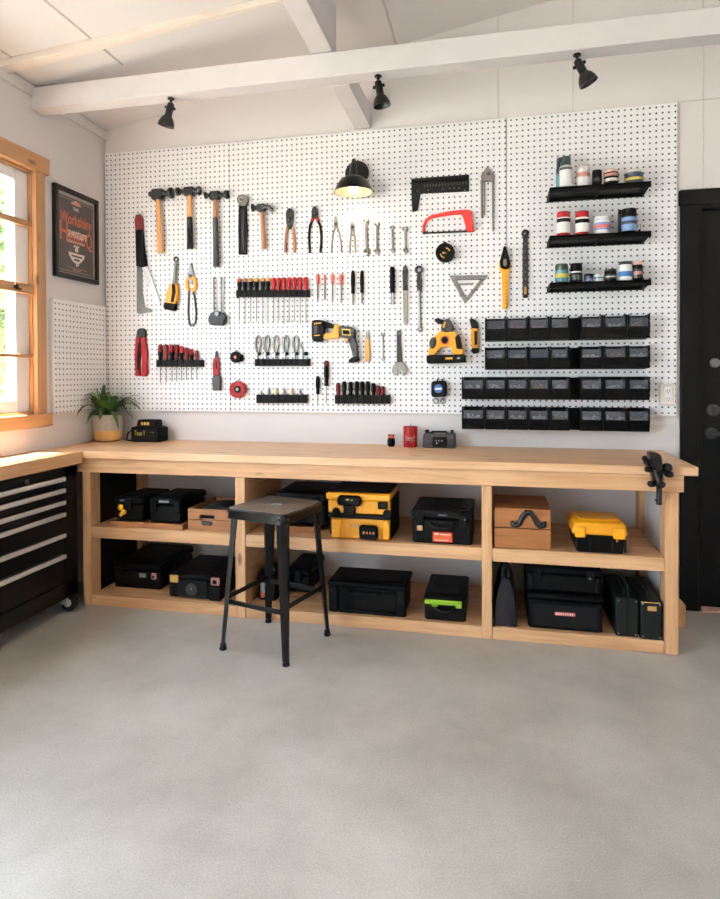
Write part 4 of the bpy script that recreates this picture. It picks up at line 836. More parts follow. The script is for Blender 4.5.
can('paint_jar', 'small low jar with white lid on the lowest shelf', 2, 599, 273.4, 10.2, 'cyan', 'white', ('silver', .2, .7), None, 'jar', lidf=.3)
can('paint_can', 'black can with grey lid in the middle of the lowest shelf', 2, 610.4, 268, 11.8, 'black', 'gun', ('dgrey', .3, .7), ('silver', .45, .52), lidf=.16)
can('paint_jar', 'white jar with dark lid and blue print near the right of the lowest shelf', 2, 625.2, 260.6, 13.2, 'white', 'dgrey', ('white', .1, .85), ('blue', .3, .6), 'jar', lidf=.16)
can('paint_can', 'black can with pale pink lid, right end of the lowest shelf', 2, 637.4, 260.2, 9.8, 'black', 'pinkp', ('dgrey', .2, .75), ('salmon', .4, .6), lidf=.18)

# ================================================================ STORAGE BINS
BX = [2.332, 2.461, 2.579, 2.697, 2.809, 2.915, 2.966, 3.085, 3.206, 3.32]
rows = [(1.475, 1.600, 1, 'top'), (1.314, 1.435, 1, 'second'), (1.144, 1.269, 0, 'third'), (.976, 1.100, 0, 'lowest')]
fills = [['grey', 'copper', 'copper', 'brass', 'bolts', 'bolts', 'brass'], ['bolts', 'bolts', None, 'bolts', 'bolts', 'copper', 'bolts'],
         ['bolts', 'bolts', 'bolts', 'brass', 'bolts', 'bolts', 'bolts', 'bolts'], ['bolts', 'bolts', 'bolts', 'bolts', 'brass', 'bolts', 'bolts', 'brass']]
cn = {'bolts': 'silver', 'brass': 'brass', 'copper': 'reddish', 'grey': 'grey'}
YF2 = -.14; rnd = random.Random(3)
for ri, (z0, z1, st0, rn) in enumerate(rows):
    g = G(); g.box((BX[st0], YB-.010, z0-.004), (BX[9], YB, z1-.004), .001)
    g.box((BX[5]+.004, YB-.02, z0+.004), (BX[6]-.004, YB-.010, z1-.012), .001)
    single(g.done('bin_rail', 'blackm', at=((BX[st0]+BX[9])/2, YB, z0)), 'black wall rail behind the %s row of storage bins' % rn, 'rail', 'bin rails')
    n = 0
    for c in range(st0, 9):
        if c == 5: continue
        xa, xb = BX[c]+.002, BX[c+1]-.002; h = z1-z0; yb = YB-.0105; zl = z0+h*.46; zt = z0+h*.86; w = .0035
        t = thing('storage_bin', 'black open storage bin, %s from the left in the %s row of bins' % (ORD[n], rn), 'bin', ((xa+xb)/2, yb, z0), 'storage bins in the %s row' % rn)
        g = G()
        g.box((xa, YF2+.012, z0), (xb, yb, z0+w)).box((xa, yb-w, z0), (xb, yb, z1))
        for q in (xa, xb-w*2.6): g.ext([(q, yb, z0), (q, YF2+.012, z0), (q, YF2+.004, zl), (q, YF2, zl+.004), (q, YF2+.004, z1), (q, yb, z1)], (w*2.6, 0, 0))
        g.hexa([(xa, YF2+.012, z0), (xb, YF2+.012, z0), (xb, YF2+.017, z0), (xa, YF2+.017, z0), (xa, YF2, zl), (xb, YF2, zl), (xb, YF2+.005, zl), (xa, YF2+.005, zl)])
        g.box((xa, YF2-.004, zl-.004), (xb, YF2+.006, zl+.004), .001)
        g.box((xa+.03, YF2+.002, z0+.012), (xb-.03, YF2+.012, z0+.02))
        g.done('shell', 'black', t)
        g = G(); g.box((xa+w*2.6, YF2+.004, zl+.004), (xb-w*2.6, YF2+.0065, zt)); g.done('clear_front', 'smoke', t)
        f = fills[ri][n]
        if f:
            g = G(); xi0, xi1 = xa+.011, xb-.011; yi0, yi1 = YF2+.019, yb-.008
            g.box((xi0, yi0+.002, z0+w+.001), (xi1, yi1, zl-.016), .004)
            for k in range(34):
                q = Vector((rnd.uniform(xi0+.012, xi1-.012), rnd.uniform(yi0+.006, yi0+.055) if k > 24 else yi0+rnd.uniform(.002, .01), zl-.002+rnd.random()**1.8*h*(.17 if f != 'grey' else .04)))
                a = Vector((rnd.gauss(0, 1), rnd.gauss(0, .4), rnd.gauss(0, .6))).normalized(); L = rnd.uniform(.005, .011)
                if q.y-abs(a.y)*L < yi0-.008: q.y = yi0-.006+abs(a.y)*L
                g.tube([q-a*L, q+a*L*.6, q+a*L*.6, q+a*L], [.0022, .0022, .0052, .0048], 6)
            o = g.done('screw_pile', f, at=((xa+xb)/2, (yi0+yi1)/2, z0+w))
            single(o, 'loose %s screws heaped in the %s bin of the %s row' % (cn[f], ORD[n], rn), 'screws', 'screws in the %s row of bins' % rn, ); o['kind'] = 'stuff'
        n += 1

# outlet
p0, p1 = W(659.6, 383.4, YB-.01), W(675.2, 405.6, YB-.01)
t = thing('power_outlet', 'white wall power outlet at the right edge of the pegboard, above the bench', 'outlet', ((p0[0]+p1[0])/2, YB, p1[1]))
g = G(); g.box((p0[0], YB-.014, p1[1]), (p1[0], YB, p0[1]), .004); g.done('cover_plate', 'cream', t)
xm = (p0[0]+p1[0])/2+.002; zm = (p0[1]+p1[1])/2
g = G(); g.box((xm-.018, YB-.019, zm-.042), (xm+.018, YB-.014, zm+.042), .003); so = g.done('socket', 'white', t)
g = G()
for s in (-1, 1):
    g.box((xm-.008, YB-.0195, zm+s*.022-.006), (xm-.005, YB-.019, zm+s*.022+.006)).box((xm+.005, YB-.0195, zm+s*.022-.006), (xm+.008, YB-.019, zm+s*.022+.006)).cyl((xm, YB-.019, zm+s*.022-.012), .0025, .0005, (0, -1, 0), 8)
g.done('slots', 'dgrey', so)

# poster on the left wall
PY0, PY1, PZa, PZb = -.514, -.114, 1.868, 2.407
t = thing('framed_poster', 'black framed chalk-style poster with orange lettering on the left wall', 'poster', (0, (PY0+PY1)/2, PZa)); fw = .027
g = G()
for a, b in (((PY0, PZa), (PY1, PZa+fw)), ((PY0, PZb-fw), (PY1, PZb)), ((PY0, PZa+fw), (PY0+fw, PZb-fw)), ((PY1-fw, PZa+fw), (PY1, PZb-fw))): g.box((.001, a[0], a[1]), (.030, b[0], b[1]), .002)
g.done('frame', 'frame', t)
g = G(); g.box((.002, PY0+fw, PZa+fw), (.014, PY1-fw, PZb-fw)); pr = g.done('print', 'poster', t)
m0, m1, n0, n1 = PY0+fw, PY1-fw, PZa+fw, PZb-fw; XP = .0142; cy = (m0+m1)/2; pw = m1-m0
g = G()
for a, b in (((m0, n0), (m1, n0+.007)), ((m0, n1-.02), (m1, n1-.001)), ((m0, n0), (m0+.007, n1)), ((m1-.012, n0), (m1, n1))): g.box((.014, a[0], a[1]), (XP, b[0], b[1]))
for a, b in (((m0+.018, n0+.02), (m1-.02, n0+.023)), ((m0+.018, n1-.034), (m1-.02, n1-.031)), ((m0+.018, n0+.02), (m0+.0195, n1-.031)), ((m1-.022, n0+.02), (m1-.020, n1-.031))): g.box((.014, a[0], a[1]), (XP, b[0], b[1]))
g.done('border', 'pink', pr)
Rt, Up = (0, 1, 0), (0, 0, 1)
def tx(nm, s, size, y, z, mat, fit=None):
    g = G(); g.text(s, size, (.0148, y, z), Rt, Up, .0005, fit, size*.01); g.done(nm, mat, pr)
hh = n1-n0
tx('lettering', 'THE', .028, cy-.005, n1-hh*.17, 'pwhite')
tx('lettering', 'Workshiny', .098, cy, n1-hh*.31, 'porange', pw*.84)
tx('lettering', 'H', .16, m0+pw*.17, n1-hh*.49, 'porange', pw*.2)
tx('lettering', 'aventure', .085, cy+.01, n1-hh*.475, 'pwhite', pw*.5)
tx('lettering', 'aventure', .085, cy+.014, n1-hh*.50, 'porange', pw*.5)
tx('lettering', 'Q', .135, m1-pw*.16, n1-hh*.53, 'porange', pw*.17)
g = G()
for k in range(10): g.box((.014, cy-.085+k*.0165, n1-hh*.60), (.0148, cy-.085+k*.0165+.011, n1-hh*.565))
g.done('small_print', 'psalm', pr)
g = G()
for k in range(3): g.box((.014, cy-.026+k*.018, n1-hh*.645), (.0148, cy-.026+k*.018+.013, n1-hh*.62))
g.done('small_print', 'pwhite', pr)
g = G()
g.ext([(.0141, cy-.05, n1-hh*.10), (.0141, cy-.02, n1-hh*.07), (.0141, cy, n1-hh*.055), (.0141, cy+.02, n1-hh*.07), (.0141, cy+.05, n1-hh*.105), (.0141, cy+.01, n1-hh*.12), (.0141, cy-.04, n1-hh*.115)], (.0008, 0, 0)); g.done('crest', 'psalm', pr)
g = G(); zz = n1-hh*.78
g.ext([(.0141, cy-.075, zz+.03), (.0141, cy+.075, zz+.03), (.0141, cy+.07, zz+.012), (.0141, cy+.045, zz-.015), (.0141, cy+.02, zz-.03), (.0141, cy-.02, zz-.03), (.0141, cy-.045, zz-.015), (.0141, cy-.07, zz+.012)], (.0008, 0, 0))
g.ext([(.0141, cy-.015, zz+.04), (.0141, cy+.015, zz+.04), (.0141, cy+.012, zz+.06), (.0141, cy, zz+.072), (.0141, cy-.014, zz+.058)], (.0008, 0, 0)); g.box((.014, cy-.006, zz-.05), (.0149, cy+.006, zz-.03)).box((.014, cy+.012, zz-.044), (.0149, cy+.02, zz-.03)); g.done('emblem', 'pwhite', pr)
g = G(); g.box((.0148, cy-.05, zz+.006), (.0153, cy+.05, zz+.016)).box((.0148, cy-.025, zz-.016), (.0153, cy+.025, zz-.004)); g.done('emblem_mark', 'poster', pr)
g = G()
for k in range(9): g.box((.014, cy-.09+k*.021, n0+hh*.085), (.0148, cy-.09+k*.021+.014, n0+hh*.092))
for k in range(4): g.box((.014, cy-.035+k*.019, n0+hh*.06), (.0148, cy-.035+k*.019+.013, n0+hh*.07))
g.done('small_print', 'psalm', pr)

# ================================================================ ON THE BENCH TOP
# plant
PC = hit(105, 440, 2, BT); px_, py_ = max(PC.x, .10), min(PC.y, -.14)
t = thing('potted_plant', 'green leafy plant in a grey and tan glazed pot in the bench corner', 'plant', (px_, py_, BT)); o = (px_, py_, BT)
g = G(); g.lathe([(.066, 0), (.082, .012), (.090, .06), (.091, .12), (.088, .170), (.083, .172), (.080, .165), (.080, .15)], o, n=36); g.done('pot', 'pot', t)
g = G(); g.lathe([(.0795, .146), (.0795, .152), (.04, .156)], o, n=24); g.done('soil', 'soil', t)
g = G(); rn_ = random.Random(11)
for k in range(46):
    th = 2*math.pi*(k*.381966 % 1)+rn_.uniform(-.2, .2); lift = rn_.uniform(.18, .92); L = rn_.uniform(.20, .30); d = Vector((math.cos(th), math.sin(th), 0)); side = Vector((-d.y, d.x, 0))
    c0 = Vector(o)+d*rn_.uniform(.0, .03)+Vector((0, 0, .15)); V = []
    for i in range(7):
        f = i/6; rr = L*f*(1.0-.45*lift); zz = L*(lift*.95*f+.32*f*(1-f)*2-.42*(1-lift)*f*f-.10*f*f*f)
        wd = .0185*(math.sin(math.pi*min(1, .12+f*.9))**.8)*(1 if f < .99 else .05); c = c0+d*rr+Vector((0, 0, zz)); c.x = min(max(c.x, .056), .37); c.y = min(c.y, -.056); up = Vector((0, 0, .006*(1-f)))
        V.append([g.bm.verts.new(c-side*wd+up), g.bm.verts.new(c), g.bm.verts.new(c+side*wd+up), g.bm.verts.new(c-Vector((0, 0, .0012)))])
    for A, B in zip(V, V[1:]):
        for j in range(4): g.bm.faces.new((A[j], A[(j+1) % 4], B[(j+1) % 4], B[j]))
    g.bm.faces.new(V[0][::-1]); g.bm.faces.new(V[-1])
g.done('foliage', 'leaf', t, ang=70)
# charger
def local_box(ubl, vbl, ubr, vbr, zs, vtl, rzlim=10):
    A, B = hit(ubl, vbl, 2, zs), hit(ubr, vbr, 2, zs); rz = math.atan2(B.y-A.y, B.x-A.x); rz = max(-math.radians(rzlim), min(math.radians(rzlim), rz))
    w = math.hypot(B.x-A.x, B.y-A.y); h = (vbl-vtl)*(A-CAM).dot(Fv)/FPX
    return A, w, h, rz
class LB:                                         # a thing laid out in its own frame: origin at the front bottom left corner
    def __init__(s, name, label, cat, A, rz, group=None):
        s.t = thing(name, label, cat, A, group, rz)
    def b(s, nm, mat, a, b_, bev=.003, parent=None, label=None):
        g = G(); g.box(a, b_, bev); return g.done(nm, mat, parent or s.t, label, local=True)
    def add(s, nm, mat, g, parent=None, label=None): return g.done(nm, mat, parent or s.t, label, local=True)
A, w, h, rz = local_box(143, 439.5, 171.2, 438.8, BT, 425.2, 3)
c = LB('battery_charger', 'black battery charger with yellow writing beside the plant', 'charger', (A.x, -.16, BT), 0); w = .195
g = G(); g.ext([(0, 0, 0), (w, 0, 0), (w, 0, .09), (w*.86, 0, .096), (.01, 0, .096), (0, 0, .085)], (0, .12, 0), .006); c.add('body', 'black', g)
g = G(); g.ext([(.03, .015, .094), (w*.88, .015, .094), (w*.85, .015, .138), (.04, .015, .138)], (0, .08, 0), .005); c.add('battery', 'blackm', g)
g = G(); g.text('Teun Y', .045, (w*.34, -.0008, .055), (1, 0, 0), (0, 0, 1), .0006, .075); c.add('lettering', 'ylab', g)
g = G()
for k in range(3): g.box((w*.34+k*.02, .0142, .106), (w*.34+k*.02+.014, .015, .124))
c.add('small_print', 'gold', g)
g = G(); g.box((w*.74, -.001, .06), (w*.84, 0, .064)); c.add('mark', 'grey', g)
g = G(); g.tube([(.004, .07, .03), (-.03, .07, .07), (-.055, .06, .05), (-.06, .05, .006), (-.035, .04, .005), (.0, .03, .005)], .005, 8); c.add('power_cord', 'rubber', g)
# cord behind the plant
g = G(); g.tube([(px_-.11, -.03, BT+.06), (px_-.10, -.04, BT+.08), (px_-.118, -.05, BT+.045), (px_-.11, -.055, BT+.012), (px_-.05, -.05, BT+.006), (px_+.03, -.035, BT+.006)], .005, 8)
single(g.done('extension_lead', 'rubber', at=(px_-.08, -.05, BT)), 'black cord looping behind the plant pot in the corner', 'cord')
# small holder, candle, radio
A = hit(396, 443, 2, BT); y = min(A.y, -.10); x = A.x
t = thing('pencil_cup', 'tiny black cup with orange tops left of the red candle', 'cup', (x, y, BT)); m = (Vector((x, y, BT))-CAM).dot(Fv)/FPX; r = 4.1*m
g = G(); g.lathe([(r*.7, 0), (r*.95, .01), (r, .03), (r*.85, 8.4*m), (r*.7, 8.6*m)], (x, y, BT), n=20); g.done('body', 'black', t)
g = G(); g.lathe([(r*.8, 8.5*m), (r*.86, 9*m), (r*.7, 10.6*m)], (x, y, BT), n=16); g.done('rim', 'orange', t)
for k in range(4):
    a = k*1.6+.4; g = G(); g.ball((x+r*.55*math.cos(a), y+r*.55*math.sin(a), BT+11.2*m), r*.3, (1, 1, 1), 8); g.done('top_knob', 'orange' if k % 2 else 'dgrey', t)
A = hit(410.4, 444, 2, BT); y = min(A.y, -.10); x = hit(410.4, 435, 1, y).x; m = (Vector((x, y, BT))-CAM).dot(Fv)/FPX
t = thing('candle', 'red pillar candle with white script and short wick on the bench', 'candle', (x, y, BT)); r = 7.0*m; hc = 20.5*m
g = G(); g.lathe([(r*.94, 0), (r*.97, .003), (r, hc*.9), (r*1.0, hc), (r*.9, hc), (r*.84, hc-.006)], (x, y, BT), n=32); g.done('wax', 'red', t)
g = G(); g.tube([(x, y, BT+hc-.007), (x+.002, y, BT+hc+.016)], .0018, 6); g.done('wick', 'gun', t)
g = G(); g.text('hey!', .05, (x+.004, y-r-.0012, BT+hc*.45), (1, .1, 0), (0, 0, 1), .0008, r*1.25); g.done('lettering', 'pinkp', t)
A = hit(422.6, 446, 2, BT); B = hit(455.6, 446, 2, BT); y = min(A.y, -.14); xa, xb = hit(422.6, 440, 1, y).x, hit(455.8, 440, 1, y).x
c = LB('jobsite_radio', 'black jobsite radio with carrying handle on the bench', 'radio', (xa, y, BT), 0); w = xb-xa; m = (Vector((xa, y, BT))-CAM).dot(Fv)/FPX; h = 16*m
g = G(); g.ext([(0, 0, .004), (.006, 0, 0), (w-.006, 0, 0), (w, 0, .004), (w*.98, 0, h*.86), (w*.92, 0, h*.95), (w*.72, 0, h*.95), (w*.69, 0, h*.8), (w*.31, 0, h*.8), (w*.28, 0, h*.95), (w*.08, 0, h*.95), (w*.02, 0, h*.86)], (0, .085, 0), .004); c.add('body', 'dgrey', g)
g = G(); g.tube([(w*.25, .02, h*.9), (w*.28, .02, h), (w*.72, .02, h), (w*.75, .02, h*.9)], .006, 8); c.add('carry_handle', 'black', g)
c.b('front_panel', 'black', (w*.3, -.004, h*.1), (w*.74, 0, h*.72), .002)
for k in range(3): c.b('button', 'grey', (w*(.38+.09*k), -.007, h*.42), (w*(.43+.09*k), -.004, h*.52), .001)
g = G(); g.cyl((w*.13, 0, h*.45), h*.22, .006, (0, -1, 0), 18).cyl((w*.87, 0, h*.45), h*.2, .006, (0, -1, 0), 18); c.add('speaker_grille', 'mgrey', g)
g = G(); g.cyl((w*.43, -.004, h*.32), .004, .002, (0, -1, 0), 8); c.add('indicator', 'white', g)
g = G(); g.cyl((w*.12, .03, h*.92), .012, .018, (0, 0, 1), 12).cyl((w*.88, .03, h*.92), .009, .02, (0, 0, 1), 12); c.add('top_knob', 'black', g)

# ================================================================ BENCH VISE
def V3(u, v, y): x, z = W(u, v, y); return Vector((x, y, z))
yb = BF; vx, vz = W(655, 470, yb-.03)
t = thing('bench_vise', 'black clamp-on bench vise at the right front edge of the workbench', 'vise', (vx, BF, .80))
m = mpp(655, 470, yb-.03)
g = G(); Y0, Y1 = BF-.075, BF-.004
g.xz([W(u, v, (Y0+Y1)/2) for u, v in ((648.4, 452.4), (649.6, 451.6), (656.4, 452.2), (659.6, 455), (660.8, 466), (659.6, 471), (655.4, 470.4), (650.4, 464), (648.6, 458))], Y0, Y1, .006); g.done('jaw', 'blackmet', t)
g = G(); g.xz([W(u, v, BF-.03) for u, v in ((651.4, 463), (660.6, 466), (662.4, 476), (661.4, 486), (656, 487), (652.2, 482), (651.2, 474))], BF-.055, BF-.004, .006); g.done('body', 'blackmet', t)
g = G(); g.hexa([(vx-.03, BF-.02, BT+.001), (vx+.02, BF-.02, BT+.001), (vx+.02, BF+.07, BT+.001), (vx-.03, BF+.07, BT+.001), (vx-.03, BF-.02, BT+.016), (vx+.02, BF-.02, BT+.016), (vx+.02, BF+.07, BT+.016), (vx-.03, BF+.07, BT+.016)], .003); g.done('clamp_plate', 'blackmet', t)
g = G(); g.tube([V3(645, 458.6, BF-.06), V3(650, 462, BF-.05)], .010, 10).ball(V3(644.8, 458.4, BF-.06), .013, n=10); g.done('handle_bar', 'blackm', t)
for nm, u, v, r, yy in (('knob', 667, 467.4, 4.4, BF-.05), ('knob', 668.8, 474.2, 3.4, BF-.06), ('knob', 648.6, 469.4, 3.0, BF-.03), ('knob', 651.6, 484, 3.2, BF-.05), ('knob', 660.6, 484.4, 3.6, BF-.075)):
    p = V3(u, v, yy); g = G(); g.lathe([(.3*r*m, -.020), (r*m*.9, -.014), (r*m, 0), (r*m*.9, .014), (r*m*.3, .018)], p, (.35, -1, .1), 16); g.done(nm, 'blackmet', t)
g = G(); g.tube([V3(661, 472.5, BF-.045), V3(667, 470.6, BF-.05)], .011, 10).tube([V3(656, 471, BF-.06), V3(657.6, 478, BF-.075), V3(659.6, 484, BF-.075)], [.016, .014, .012], 10); g.done('link_arm', 'blackmet', t)
g = G(); a = V3(659, 486, BF-.035); b = V3(659, 503.4, BF-.035); n = 22; pts = [a+(b-a)*(i/n) for i in range(n+1)]; g.tube(pts, [.013 if i % 2 else .0115 for i in range(n+1)], 12).ball(b, .014, (1, 1, .6), 10); g.done('screw', 'iron', t)
g = G(); g.tube([V3(655.2, 500, BF-.035), V3(658.6, 500.6, BF-.035)], .005, 8); g.done('tommy_bar', 'blackm', t)

# ================================================================ BOXES UNDER THE BENCH
ZM, ZL = .4426, .0586
def dims(ubl, vbl, ubr, zs, vtl, y=None):
    A = hit(ubl, vbl, 2, zs)
    if y is None: y = max(min(A.y, -.06), -.585)
    A = hit(ubl, vbl, 1, y); B = hit(ubr, vbl, 1, y); dpt = (A-CAM).dot(Fv)
    ztop = hit(ubl, vtl, 1, y).z
    return A.x, y, B.x-A.x, ztop-zs
def tray(label, x, y, w, d, zs, hgt=.03):
    c = LB('wooden_tray', label, 'tray', (x, y, zs), 0, 'wooden trays under the black cases')
    g = G(); g.box((0, 0, 0), (w, d, .008)).box((0, 0, .008), (w, .012, hgt)).box((0, d-.012, .008), (w, d, hgt)).box((0, .012, .008), (.012, d-.012, hgt)).box((w-.012, .012, .008), (w, d-.012, hgt)); c.add('tray_board', 'tray', g)
def case(name, label, cat, x, y, w, h, d, zs, mat='black', lidf=.3, latch=(), latchmat='black', handle=None, group='black tool cases under the bench', ribs=True, top_handle=False):
    c = LB(name, label, cat, (x, y, zs), 0, group); zl = h*(1-lidf)
    c.b('body', mat, (.004, .006, 0), (w-.004, d-.004, zl-.002), .008)
    g = G(); g.box((0, 0, zl), (w, d, h), .009)
    if ribs: g.box((w*.12, d*.15, h-.004), (w*.88, d*.85, h+.004), .003)
    c.add('lid', mat, g)
    for f in (.05, .91): c.b('rib', 'blackm', (w*f, .001, .012), (w*f+w*.04, .012, zl-.012), .003)
    for f in latch: c.b('latch', latchmat, (w*f-.02, -.010, zl-.035), (w*f+.02, .0, zl+.03), .004)
    if handle:
        g = G(); f0, f1 = handle; zz = zl-.03; g.tube([(w*f0, 0.0, zz+.01), (w*f0, -.014, zz), (w*f0+.02, -.018, zz-.012), (w*f1-.02, -.018, zz-.012), (w*f1, -.014, zz), (w*f1, 0, zz+.01)], .008, 8); c.add('handle', 'blackm', g)
    if top_handle:
        g = G(); g.tube([(w*.3, d*.45, h-.002), (w*.32, d*.45, h+.02), (w*.68, d*.45, h+.02), (w*.7, d*.45, h-.002)], .008, 8); c.add('handle', 'blackm', g)
    return c, zl
# left bay, middle shelf
x, y, w, h = dims(112.5, 522.5, 141, ZM+.03, 498)
tray('wooden tray under the leftmost black case on the upper shelf', x-.02, y-.0, w+.05, .36, ZM)
c, zl = case('tool_case', 'black case with yellow mark on its front, leftmost on the upper shelf', 'tool case', x, y+.02, w, h, .30, ZM+.0315, latch=(.5,))
c.b('grip_plate', 'grey', (w*.2, -.004, h*.84), (w*.6, 0, h*.9), .001, label='grey grip plate')
g = G(); g.ball((w*.26, -.010, .075), .018, (1, .5, 1), 10).ball((w*.36, -.010, .05), .016, (1, .5, 1), 10).ball((w*.26, -.010, .035), .012, (1, .5, 1), 10); c.add('yellow_emblem', 'yellowd', g)
x, y, w, h = dims(147, 523.5, 180, ZM+.03, 498.5)
tray('wooden tray under the black case left of the wooden crate', x-.015, y, w+.03, .36, ZM)
c, zl = case('tool_case', 'black case with grey carry plate, left of the open wooden crate', 'tool case', x, y+.02, w, h, .30, ZM+.0315, latch=(.16, .86))
c.b('grip_plate', 'grey', (w*.32, -.006, h*.82), (w*.62, 0, h*.9), .001, label='grey carry plate')
x, y, w, h = dims(188, 532.6, 231, ZM, 508.6, -.57); w = min(w, 1.165-x); d = .34
c = LB('wooden_crate', 'open wooden crate with slot handle and black label holder, left of the stool', 'crate', (x, y, ZM), 0)
g = G(); tk = .014
g.box((0, 0, 0), (w, tk, h*.5), .001).box((0, 0, h*.5+.002), (w*.28, tk, h), .001).box((w*.62, 0, h*.5+.002), (w, tk, h), .001).box((w*.28, 0, h*.5+.002), (w*.62, tk, h*.56)).box((w*.28, 0, h*.74), (w*.62, tk, h))
g.box((0, d-tk, 0), (w, d, h), .001).box((0, tk, 0), (tk, d-tk, h), .001).box((w-tk, tk, 0), (w, d-tk, h), .001).box((tk, tk, 0), (w-tk, d-tk, .01)); c.add('box_boards', 'crate', g)
g = G(); g.ext([(w*.34, -.008, h*.28), (w*.56, -.008, h*.28), (w*.58, -.008, h*.40), (w*.53, -.008, h*.46), (w*.37, -.008, h*.46), (w*.32, -.008, h*.40)], (0, .008, 0), .003); c.add('label_holder', 'iron', g)
g = G(); g.box((w*.39, -.0095, h*.32), (w*.51, -.008, h*.40), .001); c.add('label_card', 'dgrey', g)
g = G(); 
for i in range(4): g.cyl(((w*.06, w*.94)[i % 2], -.001, (h*.12, h*.86)[i//2]), .003, .002, (0, 1, 0), 8)
c.add('nails', 'iron', g)
cx_, cy_ = x, y
c = LB('tool_pouch', 'dark pouch lying inside the open wooden crate', 'pouch', (x+.03, y+.05, ZM+.0105), 0)
g = G(); g.ext([(0, 0, 0), (w-.06, 0, 0), (w-.07, 0, h*.9), (w*.5, 0, h*1.02), (.03, 0, h*.92)], (0, .18, 0), .01); c.add('bag', 'leather', g)
# left bay, lower
x, y, w, h = dims(110, 592, 159, ZL, 562, -.50); 
c, zl = case('tool_case', 'large black case with grey plate and reddish latch, lower left shelf', 'tool case', x, -.47, w*.98, h*.98, .40, ZL, latch=(.15,))
w = w*.98; h = h*.98
c.b('badge', 'grey', (w*.56, -.004, h*.46), (w*.70, 0, h*.62), .001); c.b('latch', 'salmon', (w*.82, -.012, h*.42), (w*.92, 0, h*.66), .004, label='pale red latch'); c.b('latch_core', 'blackm', (w*.85, -.015, h*.48), (w*.89, -.012, h*.58), .001)
x, y, w, h = dims(167.5, 598, 222, ZL, 573.5, -.545); w = min(w, 1.16-x)
c, zl = case('tool_case', 'black case with round dial and two pink-edged latches beside the stool', 'tool case', x, y, w, h, .38, ZL, lidf=.22)
for f, mt in ((.08, 'tan'), (.83, 'salmon')):
    c.b('latch', mt, (w*f-.005, -.014, h*.66), (w*f+.045, 0, h*.98), .004, label='%s coloured latch' % ('tan' if mt == 'tan' else 'salmon')); c.b('latch_core', 'black' if mt == 'salmon' else 'ylab', (w*f+.008, -.018, h*.74), (w*f+.032, -.014, h*.9), .001)
c.b('front_panel', 'blackm', (w*.2, -.005, h*.12), (w*.74, .002, h*.8), .003); c.b('corner_block', 'black', (w*.78, -.012, 0), (w*.99, .002, h*.6), .005)
g = G(); g.cyl((w*.47, -.005, h*.42), .034, .014, (0, -1, 0), 22).cyl((w*.47, -.019, h*.42), .02, .008, (0, -1, 0), 18); c.add('dial', 'dgrey', g)
g = G(); g.ball((w*.49, -.028, h*.5), .007, (1, .5, 1), 8); c.add('dial_mark', 'grey', g)
c.b('lower_bar', 'dgrey', (w*.22, -.009, h*.1), (w*.72, -.004, h*.15), .002)
# centre bay, middle shelf
x, y, w, h = dims(268, 527.5, 322, ZM+.03, 494); y = -.46
tray('wooden tray under the black case behind the stool', x-.0, y-.04, w*.8, .40, ZM)
c, zl = case('tool_case', 'black case on a wooden tray behind the stool seat', 'tool case', x+.01, y, w*.96, h*.98, .34, ZM+.0315, latch=(.2, .8))
x, y, w, h = dims(326.5, 537, 391.5, ZM, 491.5, -.58); d = .31
c = LB('yellow_tool_box', 'large yellow tool box with black lid band and battery on its front', 'tool box', (x, y, ZM), 0)
c.b('body', 'yellow', (w*.06, .008, 0), (w*.97, d, h*.46), .006)
for xa, xb in ((.07, .22), (.86, .97)): c.b('body_pillar', 'yellow', (w*xa, -.002, .004), (w*xb, .02, h*.43), .006)
c.b('side_panel', 'black', (w*.05, .0, .02), (w*.10, .010, h*.42), .003); c.b('side_cover', 'blackm', (w*.965, .02, .0), (w*.985, d-.01, h*.9), .004)
c.b('middle_band', 'black', (w*.03, -.010, h*.45), (w*.98, d, h*.55), .005)
c.b('upper_body', 'yellow', (w*.03, -.002, h*.55), (w*.98, d, h*.84), .005)
c.b('lid', 'yellow', (0, -.010, h*.84), (w*.985, d, h*.985), .006); c.b('lid_top', 'blackm', (w*.02, .02, h*.983), (w*.97, d-.01, h*1.01), .006, label='dark lid top')
g = G(); g.ext([(w*.2, -.012, h*.74), (w*.18, -.012, h*.86), (w*.22, -.012, h*.96), (w*.54, -.012, h*.95), (w*.57, -.012, h*.86), (w*.54, -.012, h*.73)], (0, -.024, 0), .008); hd = c.add('latch_handle', 'black', g)
c.b('handle_mark', 'ylab', (w*.33, -.0375, h*.86), (w*.38, -.036, h*.89), 0, hd); c.b('handle_mark', 'grey', (w*.41, -.0375, h*.85), (w*.435, -.036, h*.885), 0, hd)
c.b('latch_stem', 'black', (w*.28, -.022, h*.52), (w*.46, -.004, h*.76), .006)
c.b('side_latch', 'black', (w*.80, -.018, h*.68), (w*.95, -.002, h*.83), .004); c.b('latch_dot', 'gun', (w*.865, -.020, h*.74), (w*.885, -.018, h*.78), .001)
for f in (.1, .88):
    g = G(); g.cyl((w*f+.02, -.002, h*.58), .022, .008, (0, -1, 0), 18); c.add('hinge_cap', 'black', g)
c.b('name_plate', 'tan', (w*.36, .004, h*.26), (w*.5, .008, h*.33), .001, label='tan name plate')
g = G(); g.ext([(w*.53, -.004, .012), (w*.52, -.004, .07), (w*.54, -.004, .082), (w*.8, -.004, .078), (w*.81, -.004, .02), (w*.79, -.004, .008)], (0, -.03, 0), .008); bt = c.add('battery', 'black', g)
for k in range(4): c.b('charge_mark', ('ylab', 'orange', 'orange', 'grey')[k], (w*(.585+.05*k), -.0355, .04), (w*(.61+.05*k), -.034, .052), 0, bt)
c.b('red_mark', 'red', (w*.93, -.004, h*.38), (w*.95, -.002, h*.41), 0)
x, y, w, h = dims(411.6, 543, 473, ZM, 510.5, -.58); w = min(w, .36); d = .33
